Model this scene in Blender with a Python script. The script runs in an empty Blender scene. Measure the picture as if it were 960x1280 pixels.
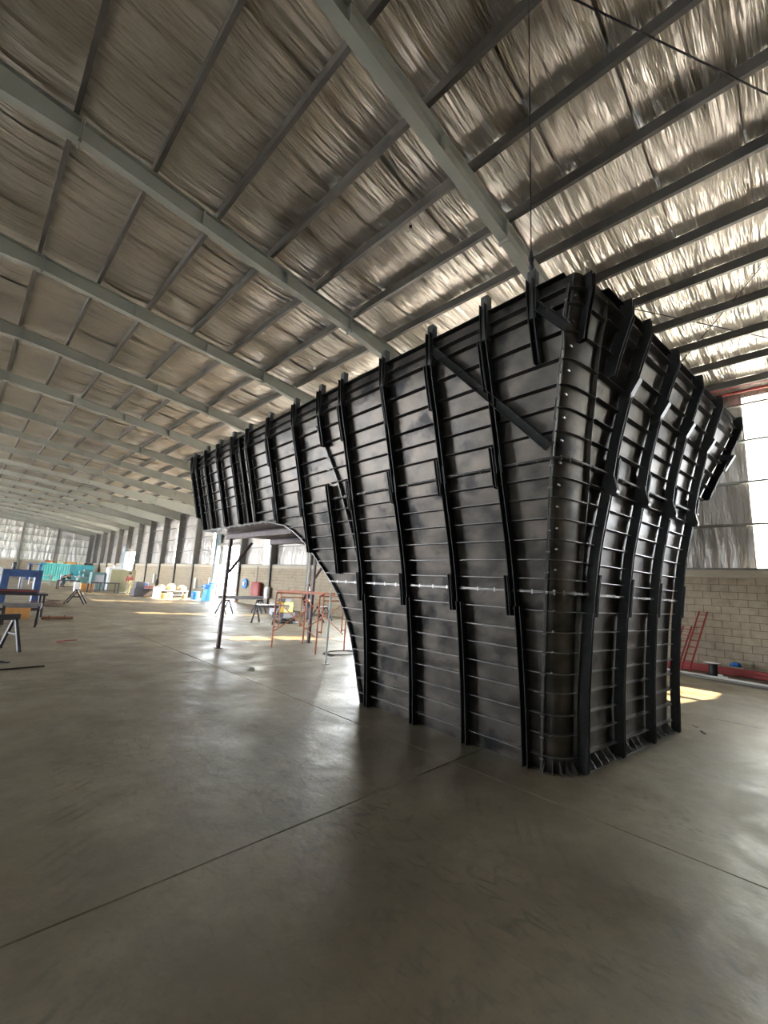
import bpy, math, random
from mathutils import Vector, Matrix, noise
PI = math.pi
random.seed(7)
S = bpy.context.scene
COL = S.collection

# ------------------------------------------------------------------ camera
cam_d = bpy.data.cameras.new('camera')
cam_d.sensor_fit = 'HORIZONTAL'; cam_d.sensor_width = 36.0
cam_d.lens = 529.0 / 960.0 * 36.0
cam_d.clip_start = 0.05; cam_d.clip_end = 600
cam = bpy.data.objects.new('camera', cam_d); COL.objects.link(cam)
_along = Vector((-533.8, 62.3, 529.0)).normalized()        # long axis of the hall seen by the lens (x right, y down, z forward)
_up = Vector((174.2, -2994.5, 529.0)).normalized()
_up = (_up - _along * _along.dot(_up)).normalized()
_right = _along.cross(_up)
if _right.z < 0: _right = -_right
R_ = Vector((_right.x, _along.x, _up.x)); D_ = Vector((_right.y, _along.y, _up.y)); F_ = Vector((_right.z, _along.z, _up.z))
m = Matrix((R_, -D_, -F_)).transposed().to_4x4()
m.translation = Vector((0, 0, 1.807))
cam.matrix_world = m
S.camera = cam

# ------------------------------------------------------------------ sky, sun, exposure
SKY = 14.0
w = bpy.data.worlds.new('sky'); S.world = w; w.use_nodes = True
bg = w.node_tree.nodes['Background']
bg.inputs['Color'].default_value = (0.90, 0.95, 1.0, 1); bg.inputs['Strength'].default_value = SKY
sun_d = bpy.data.lights.new('sun', 'SUN'); sun_d.energy = 30; sun_d.angle = 0.012; sun_d.color = (1.0, 0.72, 0.40)
sun = bpy.data.objects.new('sun', sun_d); COL.objects.link(sun)
sun.rotation_euler = Vector((-1.0, 0.30, -0.80)).to_track_quat('-Z', 'Y').to_euler()
sun.location = (40, -5, 30)
S.view_settings.view_transform = 'Standard'; S.view_settings.look = 'None'
S.view_settings.gamma = 1; S.view_settings.use_curve_mapping = False
S.view_settings.exposure = 1.47
S.cycles.max_bounces = 9; S.cycles.diffuse_bounces = 5; S.cycles.glossy_bounces = 5
S.cycles.transparent_max_bounces = 12
S.cycles.sample_clamp_indirect = 6.0
S.cycles.use_denoising = True

# ------------------------------------------------------------------ materials
def mk(name, c1, c2=None, rough=0.5, metal=0.0, scale=3.0, stretch=(1, 1, 1), bump=0.0, bscale=None, bstretch=None, detail=5, rvar=0.0, c3=None, s3=0.6, t3=(.55, .7), spec=.5):
    mt = bpy.data.materials.new(name); mt.use_nodes = True
    nt = mt.node_tree; N = nt.nodes; L = nt.links
    b = N['Principled BSDF']
    b.inputs['Roughness'].default_value = rough; b.inputs['Metallic'].default_value = metal
    b.inputs['Specular IOR Level'].default_value = spec
    b.inputs['Base Color'].default_value = (*c1, 1)
    if c2 or bump:
        geo = N.new('ShaderNodeNewGeometry')
        def nz(sc, st, det):
            mp = N.new('ShaderNodeMapping'); mp.inputs['Scale'].default_value = st
            L.new(geo.outputs['Position'], mp.inputs['Vector'])
            n = N.new('ShaderNodeTexNoise'); n.inputs['Scale'].default_value = sc; n.inputs['Detail'].default_value = det
            L.new(mp.outputs['Vector'], n.inputs['Vector']); return n
    if c2:
        n = nz(scale, stretch, detail)
        r = N.new('ShaderNodeMapRange'); r.inputs['From Min'].default_value = .32; r.inputs['From Max'].default_value = .68
        L.new(n.outputs['Fac'], r.inputs['Value'])
        mx = N.new('ShaderNodeMix'); mx.data_type = 'RGBA'
        mx.inputs[6].default_value = (*c1, 1); mx.inputs[7].default_value = (*c2, 1)
        L.new(r.outputs['Result'], mx.inputs[0]); out = mx.outputs[2]
        if c3:
            n3 = nz(s3, (1, 1, 1), 6)
            r3 = N.new('ShaderNodeMapRange'); r3.inputs['From Min'].default_value = t3[0]; r3.inputs['From Max'].default_value = t3[1]
            L.new(n3.outputs['Fac'], r3.inputs['Value'])
            m3 = N.new('ShaderNodeMix'); m3.data_type = 'RGBA'; m3.inputs[7].default_value = (*c3, 1)
            L.new(out, m3.inputs[6]); L.new(r3.outputs['Result'], m3.inputs[0]); out = m3.outputs[2]
        L.new(out, b.inputs['Base Color'])
        if rvar:
            rr = N.new('ShaderNodeMapRange'); rr.inputs['To Min'].default_value = rough - rvar; rr.inputs['To Max'].default_value = rough + rvar
            L.new(n.outputs['Fac'], rr.inputs['Value']); L.new(rr.outputs['Result'], b.inputs['Roughness'])
    if bump:
        nb = nz(bscale or scale, bstretch or stretch, detail)
        bp = N.new('ShaderNodeBump'); bp.inputs['Strength'].default_value = 1.0; bp.inputs['Distance'].default_value = bump
        nb.normalize = False; bp.inputs['Distance'].default_value = bump * .5
        L.new(nb.outputs['Fac'], bp.inputs['Height']); L.new(bp.outputs['Normal'], b.inputs['Normal'])
    return mt

M = {}
M['skin'] = mk('mill_scale_steel', (.045, .043, .041), (.120, .105, .092), rough=.39, metal=.88, scale=2.6, stretch=(1, 1, 1.6), bump=.004, bscale=3.0, rvar=.12, c3=(.024, .024, .025), s3=2.2, t3=(.56, .66))
M['rib'] = mk('black_painted_rib_steel', (.008, .008, .009), (.018, .017, .018), rough=.48, metal=.3, scale=9)
M['stiff'] = mk('raw_flat_bar_steel', (.10, .10, .10), (.15, .145, .14), rough=.38, metal=.5, scale=6)
M['seam'] = mk('ground_seam_flange_steel', (.20, .19, .185), (.10, .10, .10), rough=.35, metal=.8, scale=8)
M['stub'] = mk('grey_square_tube', (.11, .115, .115), (.075, .078, .078), rough=.5, metal=.3, scale=9)
M['bolt'] = mk('zinc_bolt', (.28, .28, .28), rough=.35, metal=.9)
M['soffit'] = mk('arch_lining_sheet', (.09, .075, .08), (.17, .145, .15), rough=.4, metal=.4, scale=2, stretch=(1, 3, 1))
M['prop'] = mk('purple_brown_prop_steel', (.065, .042, .045), (.11, .075, .075), rough=.5, metal=.2, scale=6)
M['frame'] = mk('grey_green_frame_paint', (.31, .32, .29), (.36, .37, .335), rough=.5, scale=.8)
M['column'] = mk('grey_column_paint', (.17, .165, .155), (.22, .21, .195), rough=.55, scale=.8)
M['purlin'] = mk('galvanised_purlin', (.085, .08, .075), (.13, .12, .11), rough=.5, metal=.35, scale=1.5)
M['girt'] = mk('galvanised_girt', (.22, .22, .21), (.3, .3, .29), rough=.45, metal=.4, scale=1.5)
M['deck'] = mk('roof_deck', (.2, .2, .2), rough=.7)
M['block'] = mk('sand_concrete_block', (.33, .275, .20), (.40, .34, .255), rough=.9, scale=7, bump=.003, bscale=60, c3=(.27, .225, .17), s3=3)
M['mortar'] = mk('recessed_mortar', (.14, .12, .095), rough=.95)
M['beamc'] = mk('cast_concrete_beam', (.43, .39, .31), (.50, .45, .37), rough=.9, scale=3, stretch=(1, .3, 2))
M['blue_post'] = mk('blue_grey_paint', (.20, .32, .40), (.25, .37, .45), rough=.45, scale=2)
M['dark'] = mk('black_steel', (.014, .012, .018), (.03, .025, .035), rough=.5, scale=8)
M['lightst'] = mk('pale_steel_plate', (.38, .38, .42), (.3, .3, .34), rough=.4, metal=.4, scale=6)
M['red'] = mk('red_oxide_paint', (.36, .05, .05), (.26, .04, .04), rough=.5, scale=5)
M['orange'] = mk('faded_orange_scaffold_paint', (.70, .24, .13), (.50, .17, .10), rough=.5, scale=7)
M['white'] = mk('white_paint', (.72, .74, .76), (.62, .64, .66), rough=.45, scale=4)
M['blue'] = mk('machine_blue_paint', (.03, .07, .20), (.05, .10, .26), rough=.4, scale=3)
M['brightblue'] = mk('bright_blue_plastic', (.03, .20, .62), rough=.4)
M['teal'] = mk('light_blue_machine_paint', (.06, .42, .70), (.08, .36, .62), rough=.45, scale=4)
M['turq'] = mk('turquoise_container_paint', (.05, .34, .40), (.07, .28, .35), rough=.5, scale=1.5)
M['green'] = mk('grey_green_machine_paint', (.10, .20, .20), rough=.5)
M['olive'] = mk('olive_canvas', (.30, .28, .17), (.25, .23, .14), rough=.9, scale=4)
M['ply'] = mk('orange_plywood', (.58, .30, .10), (.45, .22, .07), rough=.7, scale=6, stretch=(4, 1, 1))
M['rust'] = mk('rusty_steel', (.34, .15, .08), (.20, .08, .045), rough=.8, scale=14)
M['yellow'] = mk('yellow_machine_paint', (.75, .52, .02), rough=.4)
M['cloth_dark'] = mk('dark_work_clothes', (.02, .022, .035), rough=.9)
M['cloth_red'] = mk('faded_red_shirt', (.32, .09, .08), rough=.9)
M['cloth_tan'] = mk('khaki_trousers', (.30, .27, .22), rough=.9)
M['cloth_white'] = mk('white_cloth', (.7, .7, .7), rough=.9)
M['skinp'] = mk('human_skin', (.42, .24, .17), rough=.6)
M['hair'] = mk('dark_hair', (.015, .012, .01), rough=.8)
M['sack'] = mk('beige_sacking', (.52, .45, .34), (.40, .34, .25), rough=.95, scale=5)
M['rubber'] = mk('black_rubber', (.012, .012, .012), rough=.6)
M['asphalt'] = mk('outdoor_ground', (.40, .40, .40), (.46, .46, .46), rough=.95, scale=.5)
M['globe'] = mk('white_lamp_globe', (.8, .8, .78), rough=.3)

def foil(name, stretch, scale, tint=(.78, .76, .74), dist=.032, rough=.27):
    mt = bpy.data.materials.new(name); mt.use_nodes = True
    nt = mt.node_tree; N = nt.nodes; L = nt.links; b = N['Principled BSDF']
    b.inputs['Metallic'].default_value = .85
    geo = N.new('ShaderNodeNewGeometry')
    def nz(sc, st, det, rg=.6):
        mp = N.new('ShaderNodeMapping'); mp.inputs['Scale'].default_value = st; mp.inputs['Location'].default_value = (.3, .7, .37); L.new(geo.outputs['Position'], mp.inputs['Vector'])
        n = N.new('ShaderNodeTexNoise'); n.inputs['Scale'].default_value = sc; n.inputs['Detail'].default_value = det
        n.inputs['Roughness'].default_value = rg; n.inputs['Distortion'].default_value = 0
        L.new(mp.outputs['Vector'], n.inputs['Vector']); return n
    a = nz(scale, stretch, 4); c = nz(scale * .33, tuple(min(1, q * 1.4) for q in stretch), 2)
    a.normalize = False; c.normalize = False; dist *= .5
    ad = N.new('ShaderNodeMath'); ad.operation = 'MULTIPLY_ADD'; ad.inputs[1].default_value = 2.2
    L.new(c.outputs['Fac'], ad.inputs[0]); L.new(a.outputs['Fac'], ad.inputs[2])
    bp = N.new('ShaderNodeBump'); bp.inputs['Distance'].default_value = dist; L.new(ad.outputs[0], bp.inputs['Height'])
    L.new(bp.outputs['Normal'], b.inputs['Normal'])
    d = nz(.8, (1, 1, 1), 4)
    cr = N.new('ShaderNodeMix'); cr.data_type = 'RGBA'
    cr.inputs[6].default_value = (tint[0] * .62, tint[1] * .62, tint[2] * .62, 1); cr.inputs[7].default_value = (*tint, 1)
    L.new(d.outputs['Fac'], cr.inputs[0]); L.new(cr.outputs[2], b.inputs['Base Color'])
    rr = N.new('ShaderNodeMapRange'); rr.inputs['To Min'].default_value = rough - .12; rr.inputs['To Max'].default_value = rough + .14
    L.new(d.outputs['Fac'], rr.inputs['Value']); L.new(rr.outputs['Result'], b.inputs['Roughness'])
    return mt
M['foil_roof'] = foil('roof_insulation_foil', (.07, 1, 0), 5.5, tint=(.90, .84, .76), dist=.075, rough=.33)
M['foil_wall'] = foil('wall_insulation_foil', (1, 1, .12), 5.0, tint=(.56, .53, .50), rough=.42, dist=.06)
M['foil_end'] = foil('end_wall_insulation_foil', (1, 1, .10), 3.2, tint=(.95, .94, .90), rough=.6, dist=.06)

def pane_mat():
    mt = bpy.data.materials.new('translucent_daylight_sheet'); mt.use_nodes = True
    nt = mt.node_tree; N = nt.nodes; L = nt.links; N.remove(N['Principled BSDF'])
    t = N.new('ShaderNodeBsdfTransparent'); t.inputs['Color'].default_value = (.9, .92, .9, 1)
    d = N.new('ShaderNodeBsdfTranslucent'); d.inputs['Color'].default_value = (.85, .9, .9, 1)
    mx = N.new('ShaderNodeMixShader'); mx.inputs[0].default_value = .3
    L.new(t.outputs[0], mx.inputs[1]); L.new(d.outputs[0], mx.inputs[2]); L.new(mx.outputs[0], N['Material Output'].inputs['Surface'])
    return mt
M['pane'] = pane_mat()

def floor_mat():
    mt = bpy.data.materials.new('worn_concrete_floor'); mt.use_nodes = True
    nt = mt.node_tree; N = nt.nodes; L = nt.links; b = N['Principled BSDF']
    geo = N.new('ShaderNodeNewGeometry')
    def mp(st, rot=0):
        q = N.new('ShaderNodeMapping'); q.inputs['Scale'].default_value = st; q.inputs['Location'].default_value = (3.3, 1.7, .37); q.inputs['Rotation'].default_value = (0, 0, rot)
        L.new(geo.outputs['Position'], q.inputs['Vector']); return q.outputs['Vector']
    def nz(sc, det=6, st=(1, 1, 1), rot=0, rg=.55):
        n = N.new('ShaderNodeTexNoise'); n.inputs['Scale'].default_value = sc; n.inputs['Detail'].default_value = det; n.inputs['Roughness'].default_value = rg
        L.new(mp(st, rot), n.inputs['Vector']); return n.outputs['Fac']
    def rng(v, a, c, lo=0, hi=1):
        r = N.new('ShaderNodeMapRange'); r.inputs['From Min'].default_value = a; r.inputs['From Max'].default_value = c
        r.inputs['To Min'].default_value = lo; r.inputs['To Max'].default_value = hi; L.new(v, r.inputs['Value']); return r.outputs['Result']
    def mix(f, A, B):
        x = N.new('ShaderNodeMix'); x.data_type = 'RGBA'
        L.new(f, x.inputs[0])
        for s, v in ((6, A), (7, B)):
            if isinstance(v, tuple): x.inputs[s].default_value = (*v, 1)
            else: L.new(v, x.inputs[s])
        return x.outputs[2]
    def mul(a, c):
        x = N.new('ShaderNodeMath'); x.operation = 'MULTIPLY'; L.new(a, x.inputs[0])
        if isinstance(c, float): x.inputs[1].default_value = c
        else: L.new(c, x.inputs[1])
        return x.outputs[0]
    col = mix(rng(nz(.75, 7, (1, 1, 1), 0, .62), .36, .62), (.175, .143, .094), (.265, .225, .158))
    col = mix(mul(rng(nz(4.5, 9, (1, 1, 1), 0, .7), .42, .66), .65), col, (.165, .14, .105))
    col = mix(mul(rng(nz(1.1, 7, (1, 1, 1), .7, .65), .46, .74), .6), col, (.105, .09, .068))      # soaked dark patches
    col = mix(mul(rng(nz(30, 3), .60, .72), .5), col, (.13, .115, .09))                         # specks
    # scuffed tyre arcs: short dashes inside broad lanes
    v = N.new('ShaderNodeTexVoronoi'); v.inputs['Scale'].default_value = 11; v.feature = 'DISTANCE_TO_EDGE'
    L.new(mp((1, .38, 1), .5), v.inputs['Vector'])
    dash = rng(v.outputs['Distance'], .04, .10, 1, 0)
    lane = rng(nz(.42, 2, (1, .35, 1), .35), .42, .60)
    brk = rng(nz(7, 4), .44, .70)
    col = mix(mul(mul(mul(dash, lane), brk), .85), col, (.085, .075, .06))
    # chevron tyre tread along two lanes
    wv = N.new('ShaderNodeTexWave'); wv.inputs['Scale'].default_value = 3.4; wv.inputs['Distortion'].default_value = 2.0; wv.bands_direction = 'X'
    L.new(mp((1, 1, 1), .95), wv.inputs['Vector'])
    lane2 = N.new('ShaderNodeTexWave'); lane2.inputs['Scale'].default_value = .22; lane2.inputs['Distortion'].default_value = 1.2; lane2.bands_direction = 'X'
    L.new(mp((1, 1, 1), .15), lane2.inputs['Vector'])
    col = mix(mul(mul(rng(wv.outputs['Fac'], .45, .95), rng(lane2.outputs['Fac'], .80, .95)), mul(brk, .7)), col, (.11, .10, .08))
    L.new(col, b.inputs['Base Color'])
    L.new(rng(nz(1.6, 5), .3, .7, .32, .60), b.inputs['Roughness'])
    bp = N.new('ShaderNodeBump'); bp.inputs['Distance'].default_value = .006; L.new(nz(6, 8), bp.inputs['Height']); L.new(bp.outputs['Normal'], b.inputs['Normal'])
    nb_ = bp.inputs['Height'].links[0].from_node; nb_.normalize = False; bp.inputs['Distance'].default_value = .0018
    b.inputs['Specular IOR Level'].default_value = .6
    return mt
M['floor'] = floor_mat()

# ------------------------------------------------------------------ helpers
def tag(o, label=None, cat=None, group=None, kind=None):
    if label: o['label'] = label
    if cat: o['category'] = cat
    if group: o['group'] = group
    if kind: o['kind'] = kind
    return o
def empty(name, loc=(0, 0, 0), rz=0, label=None, cat=None, group=None, kind=None):
    o = bpy.data.objects.new(name, None); COL.objects.link(o); o.location = loc; o.rotation_euler = (0, 0, rz)
    return tag(o, label, cat, group, kind)
class MB:
    def __init__(s): s.v = []; s.f = []
    def add(s, vs, fs):
        n = len(s.v); s.v += [tuple(q) for q in vs]; s.f += [tuple(i + n for i in f) for f in fs]; return s
    def box(s, c, d, rz=0):
        x, y, z = d[0] / 2, d[1] / 2, d[2] / 2; cs, sn = math.cos(rz), math.sin(rz)
        vs = [(c[0] + a * x * cs - b * y * sn, c[1] + a * x * sn + b * y * cs, c[2] + e * z) for e in (-1, 1) for b in (-1, 1) for a in (-1, 1)]
        return s.add(vs, [(0, 2, 3, 1), (4, 5, 7, 6), (0, 1, 5, 4), (2, 6, 7, 3), (0, 4, 6, 2), (1, 3, 7, 5)])
    def span(s, a, b): return s.box([(a[i] + b[i]) / 2 for i in range(3)], [abs(b[i] - a[i]) for i in range(3)])
    def bar(s, p, q, w, d=None, up=(0, 0, 1)):
        p, q = Vector(p), Vector(q); d = d or w; t = (q - p).normalized(); up = Vector(up)
        a = t.cross(up)
        if a.length < 1e-3: a = t.cross(Vector((1, 0, 0)))
        a.normalize(); b = a.cross(t).normalized()
        vs = [e + a * (i * w / 2) + b * (j * d / 2) for e in (p, q) for j in (-1, 1) for i in (-1, 1)]
        return s.add(vs, [(0, 2, 3, 1), (4, 5, 7, 6), (0, 1, 5, 4), (2, 6, 7, 3), (0, 4, 6, 2), (1, 3, 7, 5)])
    def tube(s, pts, r, n=8, cap=True):
        pts = [Vector(p) for p in pts]; rs = r if isinstance(r, (list, tuple)) else [r] * len(pts); vs = []
        prev = None
        for i, p in enumerate(pts):
            t = (pts[min(i + 1, len(pts) - 1)] - pts[max(i - 1, 0)]).normalized()
            a = t.cross(Vector((0, 0, 1)) if abs(t.z) < .9 else Vector((1, 0, 0))) if prev is None else prev - t * prev.dot(t)
            a.normalize(); prev = a; b = t.cross(a)
            vs += [p + (a * math.cos(2 * PI * k / n) + b * math.sin(2 * PI * k / n)) * rs[i] for k in range(n)]
        fs = [(i * n + k, i * n + (k + 1) % n, (i + 1) * n + (k + 1) % n, (i + 1) * n + k) for i in range(len(pts) - 1) for k in range(n)]
        if cap: fs += [tuple(range(n))[::-1], tuple(range((len(pts) - 1) * n, len(pts) * n))]
        return s.add(vs, fs)
    def lathe(s, c, prof, n=16):
        vs = [(c[0] + r * math.cos(2 * PI * k / n), c[1] + r * math.sin(2 * PI * k / n), c[2] + z) for r, z in prof for k in range(n)]
        fs = [(i * n + k, i * n + (k + 1) % n, (i + 1) * n + (k + 1) % n, (i + 1) * n + k) for i in range(len(prof) - 1) for k in range(n)]
        fs += [tuple(range(n))[::-1], tuple(range((len(prof) - 1) * n, len(prof) * n))]
        return s.add(vs, fs)
    def sweep(s, prof, path, sd, outs):
        """prof: closed 2-D polygon (side, out); path: points; sd: side vector; outs: out vector per point"""
        n = len(prof); sd = Vector(sd); vs = []
        for p, o in zip(path, outs):
            p = Vector(p); o = Vector(o)
            vs += [p + sd * a + o * b for a, b in prof]
        fs = [(i * n + k, i * n + (k + 1) % n, (i + 1) * n + (k + 1) % n, (i + 1) * n + k) for i in range(len(path) - 1) for k in range(n)]
        fs += [tuple(range(n))[::-1], tuple(range((len(path) - 1) * n, len(path) * n))]
        return s.add(vs, fs)
    def grid(s, fn, nu, nv, th):
        """thick sheet: fn(u,v)->(point, inward normal)"""
        A = []; B = []
        for j in range(nv + 1):
            for i in range(nu + 1):
                p, nrm = fn(i / nu, j / nv); p = Vector(p); A.append(p); B.append(p + Vector(nrm) * th)
        k = nu + 1; n = len(A)
        fs = [(j * k + i, j * k + i + 1, (j + 1) * k + i + 1, (j + 1) * k + i) for j in range(nv) for i in range(nu)]
        fs += [tuple(q + n for q in reversed(f)) for f in list(fs)]
        rim = [i for i in range(nu)] + [nu + j * k for j in range(nv)] + [nv * k + nu - i for i in range(nu)] + [(nv - j) * k for j in range(nv)]
        fs += [(rim[(i + 1) % len(rim)], rim[i], rim[i] + n, rim[(i + 1) % len(rim)] + n) for i in range(len(rim))]
        return s.add(A + B, fs)
    def prism(s, poly, axis_vec):
        a = Vector(axis_vec); n = len(poly); vs = [Vector(p) for p in poly] + [Vector(p) + a for p in poly]
        return s.add(vs, [tuple(range(n))[::-1], tuple(range(n, 2 * n))] + [(k, (k + 1) % n, (k + 1) % n + n, k + n) for k in range(n)])
    def mesh(s, name, mat, off=(0, 0, 0), smooth=False, bevel=0):
        me = bpy.data.meshes.new(name)
        me.from_pydata([(v[0] - off[0], v[1] - off[1], v[2] - off[2]) for v in s.v], [], s.f)
        import bmesh
        bm = bmesh.new(); bm.from_mesh(me); bmesh.ops.recalc_face_normals(bm, faces=bm.faces); bm.to_mesh(me); bm.free()
        if smooth:
            for p in me.polygons: p.use_smooth = True
        me.materials.append(mat); me.update(); return me
    def build(s, name, mat, parent=None, smooth=False, bevel=0, off=None, ang=40):
        """verts in world coords; parent at an unrotated location -> stored relative to it"""
        o0 = (0, 0, 0)
        if off is not None: o0 = off
        elif parent is not None: o0 = wloc(parent)
        me = s.mesh(name, mat, o0, smooth)
        o = bpy.data.objects.new(name, me); COL.objects.link(o)
        if parent is not None: o.parent = parent
        if smooth:
            try: me.set_sharp_from_angle(angle=math.radians(ang))
            except Exception: pass
        if bevel:
            b = o.modifiers.new('bevel', 'BEVEL'); b.width = bevel; b.segments = 1; b.limit_method = 'ANGLE'
        return o
def wloc(o):
    v = Vector((0, 0, 0))
    while o is not None: v += Vector(o.location); o = o.parent
    return v
def put(name, me, loc, parent=None, rz=0, sc=None):
    """shared mesh placed at a world location"""
    o = bpy.data.objects.new(name, me); COL.objects.link(o); o.parent = parent
    o.location = Vector(loc) - (wloc(parent) if parent is not None else Vector((0, 0, 0))); o.rotation_euler = (0, 0, rz)
    if sc: o.scale = sc
    return o
def solo(mb, name, mat, base, label, cat, group=None, rz=0, **k):
    """a thing that is one mesh; verts given relative to its base point"""
    o = mb.build(name, mat, None, off=(0, 0, 0), **k); o.location = base; o.rotation_euler = (0, 0, rz)
    return tag(o, label, cat, group)
def sub(mb, name, mat, parent, **k):                     # part with verts relative to its parent's origin
    return mb.build(name, mat, parent, off=(0, 0, 0), **k)
def copy_tree(o, parent=None, keep=True):
    c = o.copy(); COL.objects.link(c); c.parent = parent
    for ch in list(o.children): copy_tree(ch, c)
    return c
def lerp(x, xs, ys):
    if x <= xs[0]: return ys[0]
    for a, b, p, q in zip(xs, xs[1:], ys, ys[1:]):
        if x <= b: return p + (q - p) * (x - a) / (b - a)
    return ys[-1]
def smooth_lerp(x, xs, ys):                              # Catmull-Rom through the samples
    if x <= xs[0]: return ys[0]
    if x >= xs[-1]: return ys[-1]
    for i in range(len(xs) - 1):
        if x <= xs[i + 1]:
            h = xs[i + 1] - xs[i]; t = (x - xs[i]) / h
            def sl(k):
                if k <= 0: return (ys[1] - ys[0]) / (xs[1] - xs[0])
                if k >= len(xs) - 1: return (ys[-1] - ys[-2]) / (xs[-1] - xs[-2])
                return (ys[k + 1] - ys[k - 1]) / (xs[k + 1] - xs[k - 1])
            m0, m1 = sl(i) * h, sl(i + 1) * h
            return (2*t**3 - 3*t*t + 1) * ys[i] + (t**3 - 2*t*t + t) * m0 + (-2*t**3 + 3*t*t) * ys[i+1] + (t**3 - t*t) * m1

# ================================================================== THE HALL
BAY = 4.58; Y0 = 3.65; KMIN = -4; KMAX = 18
YB = Y0 + KMIN * BAY; YE = Y0 + KMAX * BAY                # back wall / end wall
XW = 15.48; XL = -20.24; XR = -2.35                        # block wall face, left wall, ridge
XC = 15.86                                                 # cladding plane
PURX = [.15 + 1.25 * i for i in range(-2, 13)]
def zpur(x): return 9.38 - .08 * x if x >= XR else 9.38 - .08 * (2 * XR - x)
def zraf(x): return zpur(x) - .38

# ---- floor: cast slabs with recessed joints
floor = MB(); floor.span((XL - .3, YB - .3, -.35), (XC + .3, YE + .3, -.02))
floor = floor.build('floor', M['beamc']); tag(floor, kind='structure')
xs_ = [XL, -15.9, -10.9, -5.9, -.9, 4.1, 9.1, XC + .1]; ys_ = [YB, -8.3, -2.7]
while ys_[-1] + 5.6 < YE: ys_.append(ys_[-1] + 5.6)
ys_.append(YE)
g = .002
for a, b in zip(xs_, xs_[1:]):
    for c, d in zip(ys_, ys_[1:]):
        MB().span((a + g, c + g, -.03), (b - g, d - g, 0)).build('floor_slab', M['floor'], floor, bevel=.006)

# ---- ceiling: deck, foil sheets, purlins, rafters
ceil = MB()
ceil.prism([(XR, YB, zpur(XR) + .36), (XC + .4, YB, zpur(XC) + .36), (XC + .4, YB, zpur(XC) + .42), (XR, YB, zpur(XR) + .42)], (0, YE - YB, 0))
ceil.prism([(XR, YB, zpur(XR) + .36), (XR, YB, zpur(XR) + .42), (XL - .4, YB, zpur(XL) + .42), (XL - .4, YB, zpur(XL) + .36)], (0, YE - YB, 0))
ceil = ceil.build('ceiling', M['deck']); tag(ceil, kind='structure')
SW = BAY / 4
def sheet_mesh(seed):
    nx, ny = 168, 10; x0, x1 = XR, XC + .1; vs = []; fs = []
    for j in range(ny + 1):
        for i in range(nx + 1):
            x = x0 + (x1 - x0) * i / nx; y = (SW + .05) * j / ny
            fr = ((x - XR) / 1.25) % 1.0
            sag = .055 * math.sin(PI * fr) ** .8 if 0 < fr < 1 else 0
            wr = noise.noise(Vector((x * .9, y * 5.5, seed * 7.7))) * .022 + noise.noise(Vector((x * .35, y * 2.1, seed * 3.3 + 50))) * .03
            wr *= min(1, 4 * math.sin(PI * fr) + .15)
            vs.append((x - XR, y, zpur(x) - zpur(XR) + .235 - sag + wr + (.012 * j / ny)))
    for j in range(ny):
        for i in range(nx):
            a = j * (nx + 1) + i; fs.append((a, a + 1, a + nx + 2, a + nx + 1))
    me = bpy.data.meshes.new('foil_sheet'); me.from_pydata(vs, [], fs); me.materials.append(M['foil_roof'])
    for p in me.polygons: p.use_smooth = True
    return me
sm = [sheet_mesh(k) for k in range(5)]
ns = int(round((YE - YB) / SW))
for i in range(ns):
    me = sm[random.randrange(5)]
    put('foil_sheet', me, (XR, YB + i * SW, zpur(XR)), ceil)
    o = put('foil_sheet', me, (XR, YB + i * SW, zpur(XR)), ceil); o.scale = (-1, 1, 1)
# purlins: lipped channel, one length per bay
def cprof(w, d, t, lip): # (side, out)
    return [(0, 0), (w, 0), (w, lip), (w - t, lip), (w - t, t), (t, t), (t, d - t), (w - t, d - t), (w - t, d - lip), (w, d - lip), (w, d), (0, d)]
pm = MB().sweep(cprof(.075, .20, .008, .022), [(0, 0, 0), (0, BAY, 0)], (1, 0, 0), [(0, 0, 1)] * 2).mesh('purlin', M['purlin'])
pm3 = MB().sweep(cprof(.075, .20, .008, .022), [(0, 0, 0), (0, 3 * BAY, 0)], (1, 0, 0), [(0, 0, 1)] * 2).mesh('purlin', M['purlin'])
pml = MB().sweep(cprof(.075, .20, .008, .022), [(0, 0, 0), (0, YE - YB, 0)], (-1, 0, 0), [(0, 0, 1)] * 2).mesh('purlin', M['purlin'])
clm = MB().box((0, 0, .09), (.01, .14, .16)).box((.012, .04, .06), (.02, .022, .022)).box((.012, -.04, .06), (.02, .022, .022)).mesh('purlin_cleat', M['girt'])
for i, x in enumerate(PURX):
    for k, n3 in ((KMIN, 1), (15, 1)): put('purlin', pm3, (x, Y0 + k * BAY, zpur(x)), ceil)      # long lengths at both ends of the hall
    for k in range(KMIN + 3, 15):
        put('purlin', pm, (x, Y0 + k * BAY, zpur(x)), ceil)
    if x < 9 and i > 0: put('purlin', pml, (2 * XR - x, YB, zpur(x)), ceil)
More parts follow.
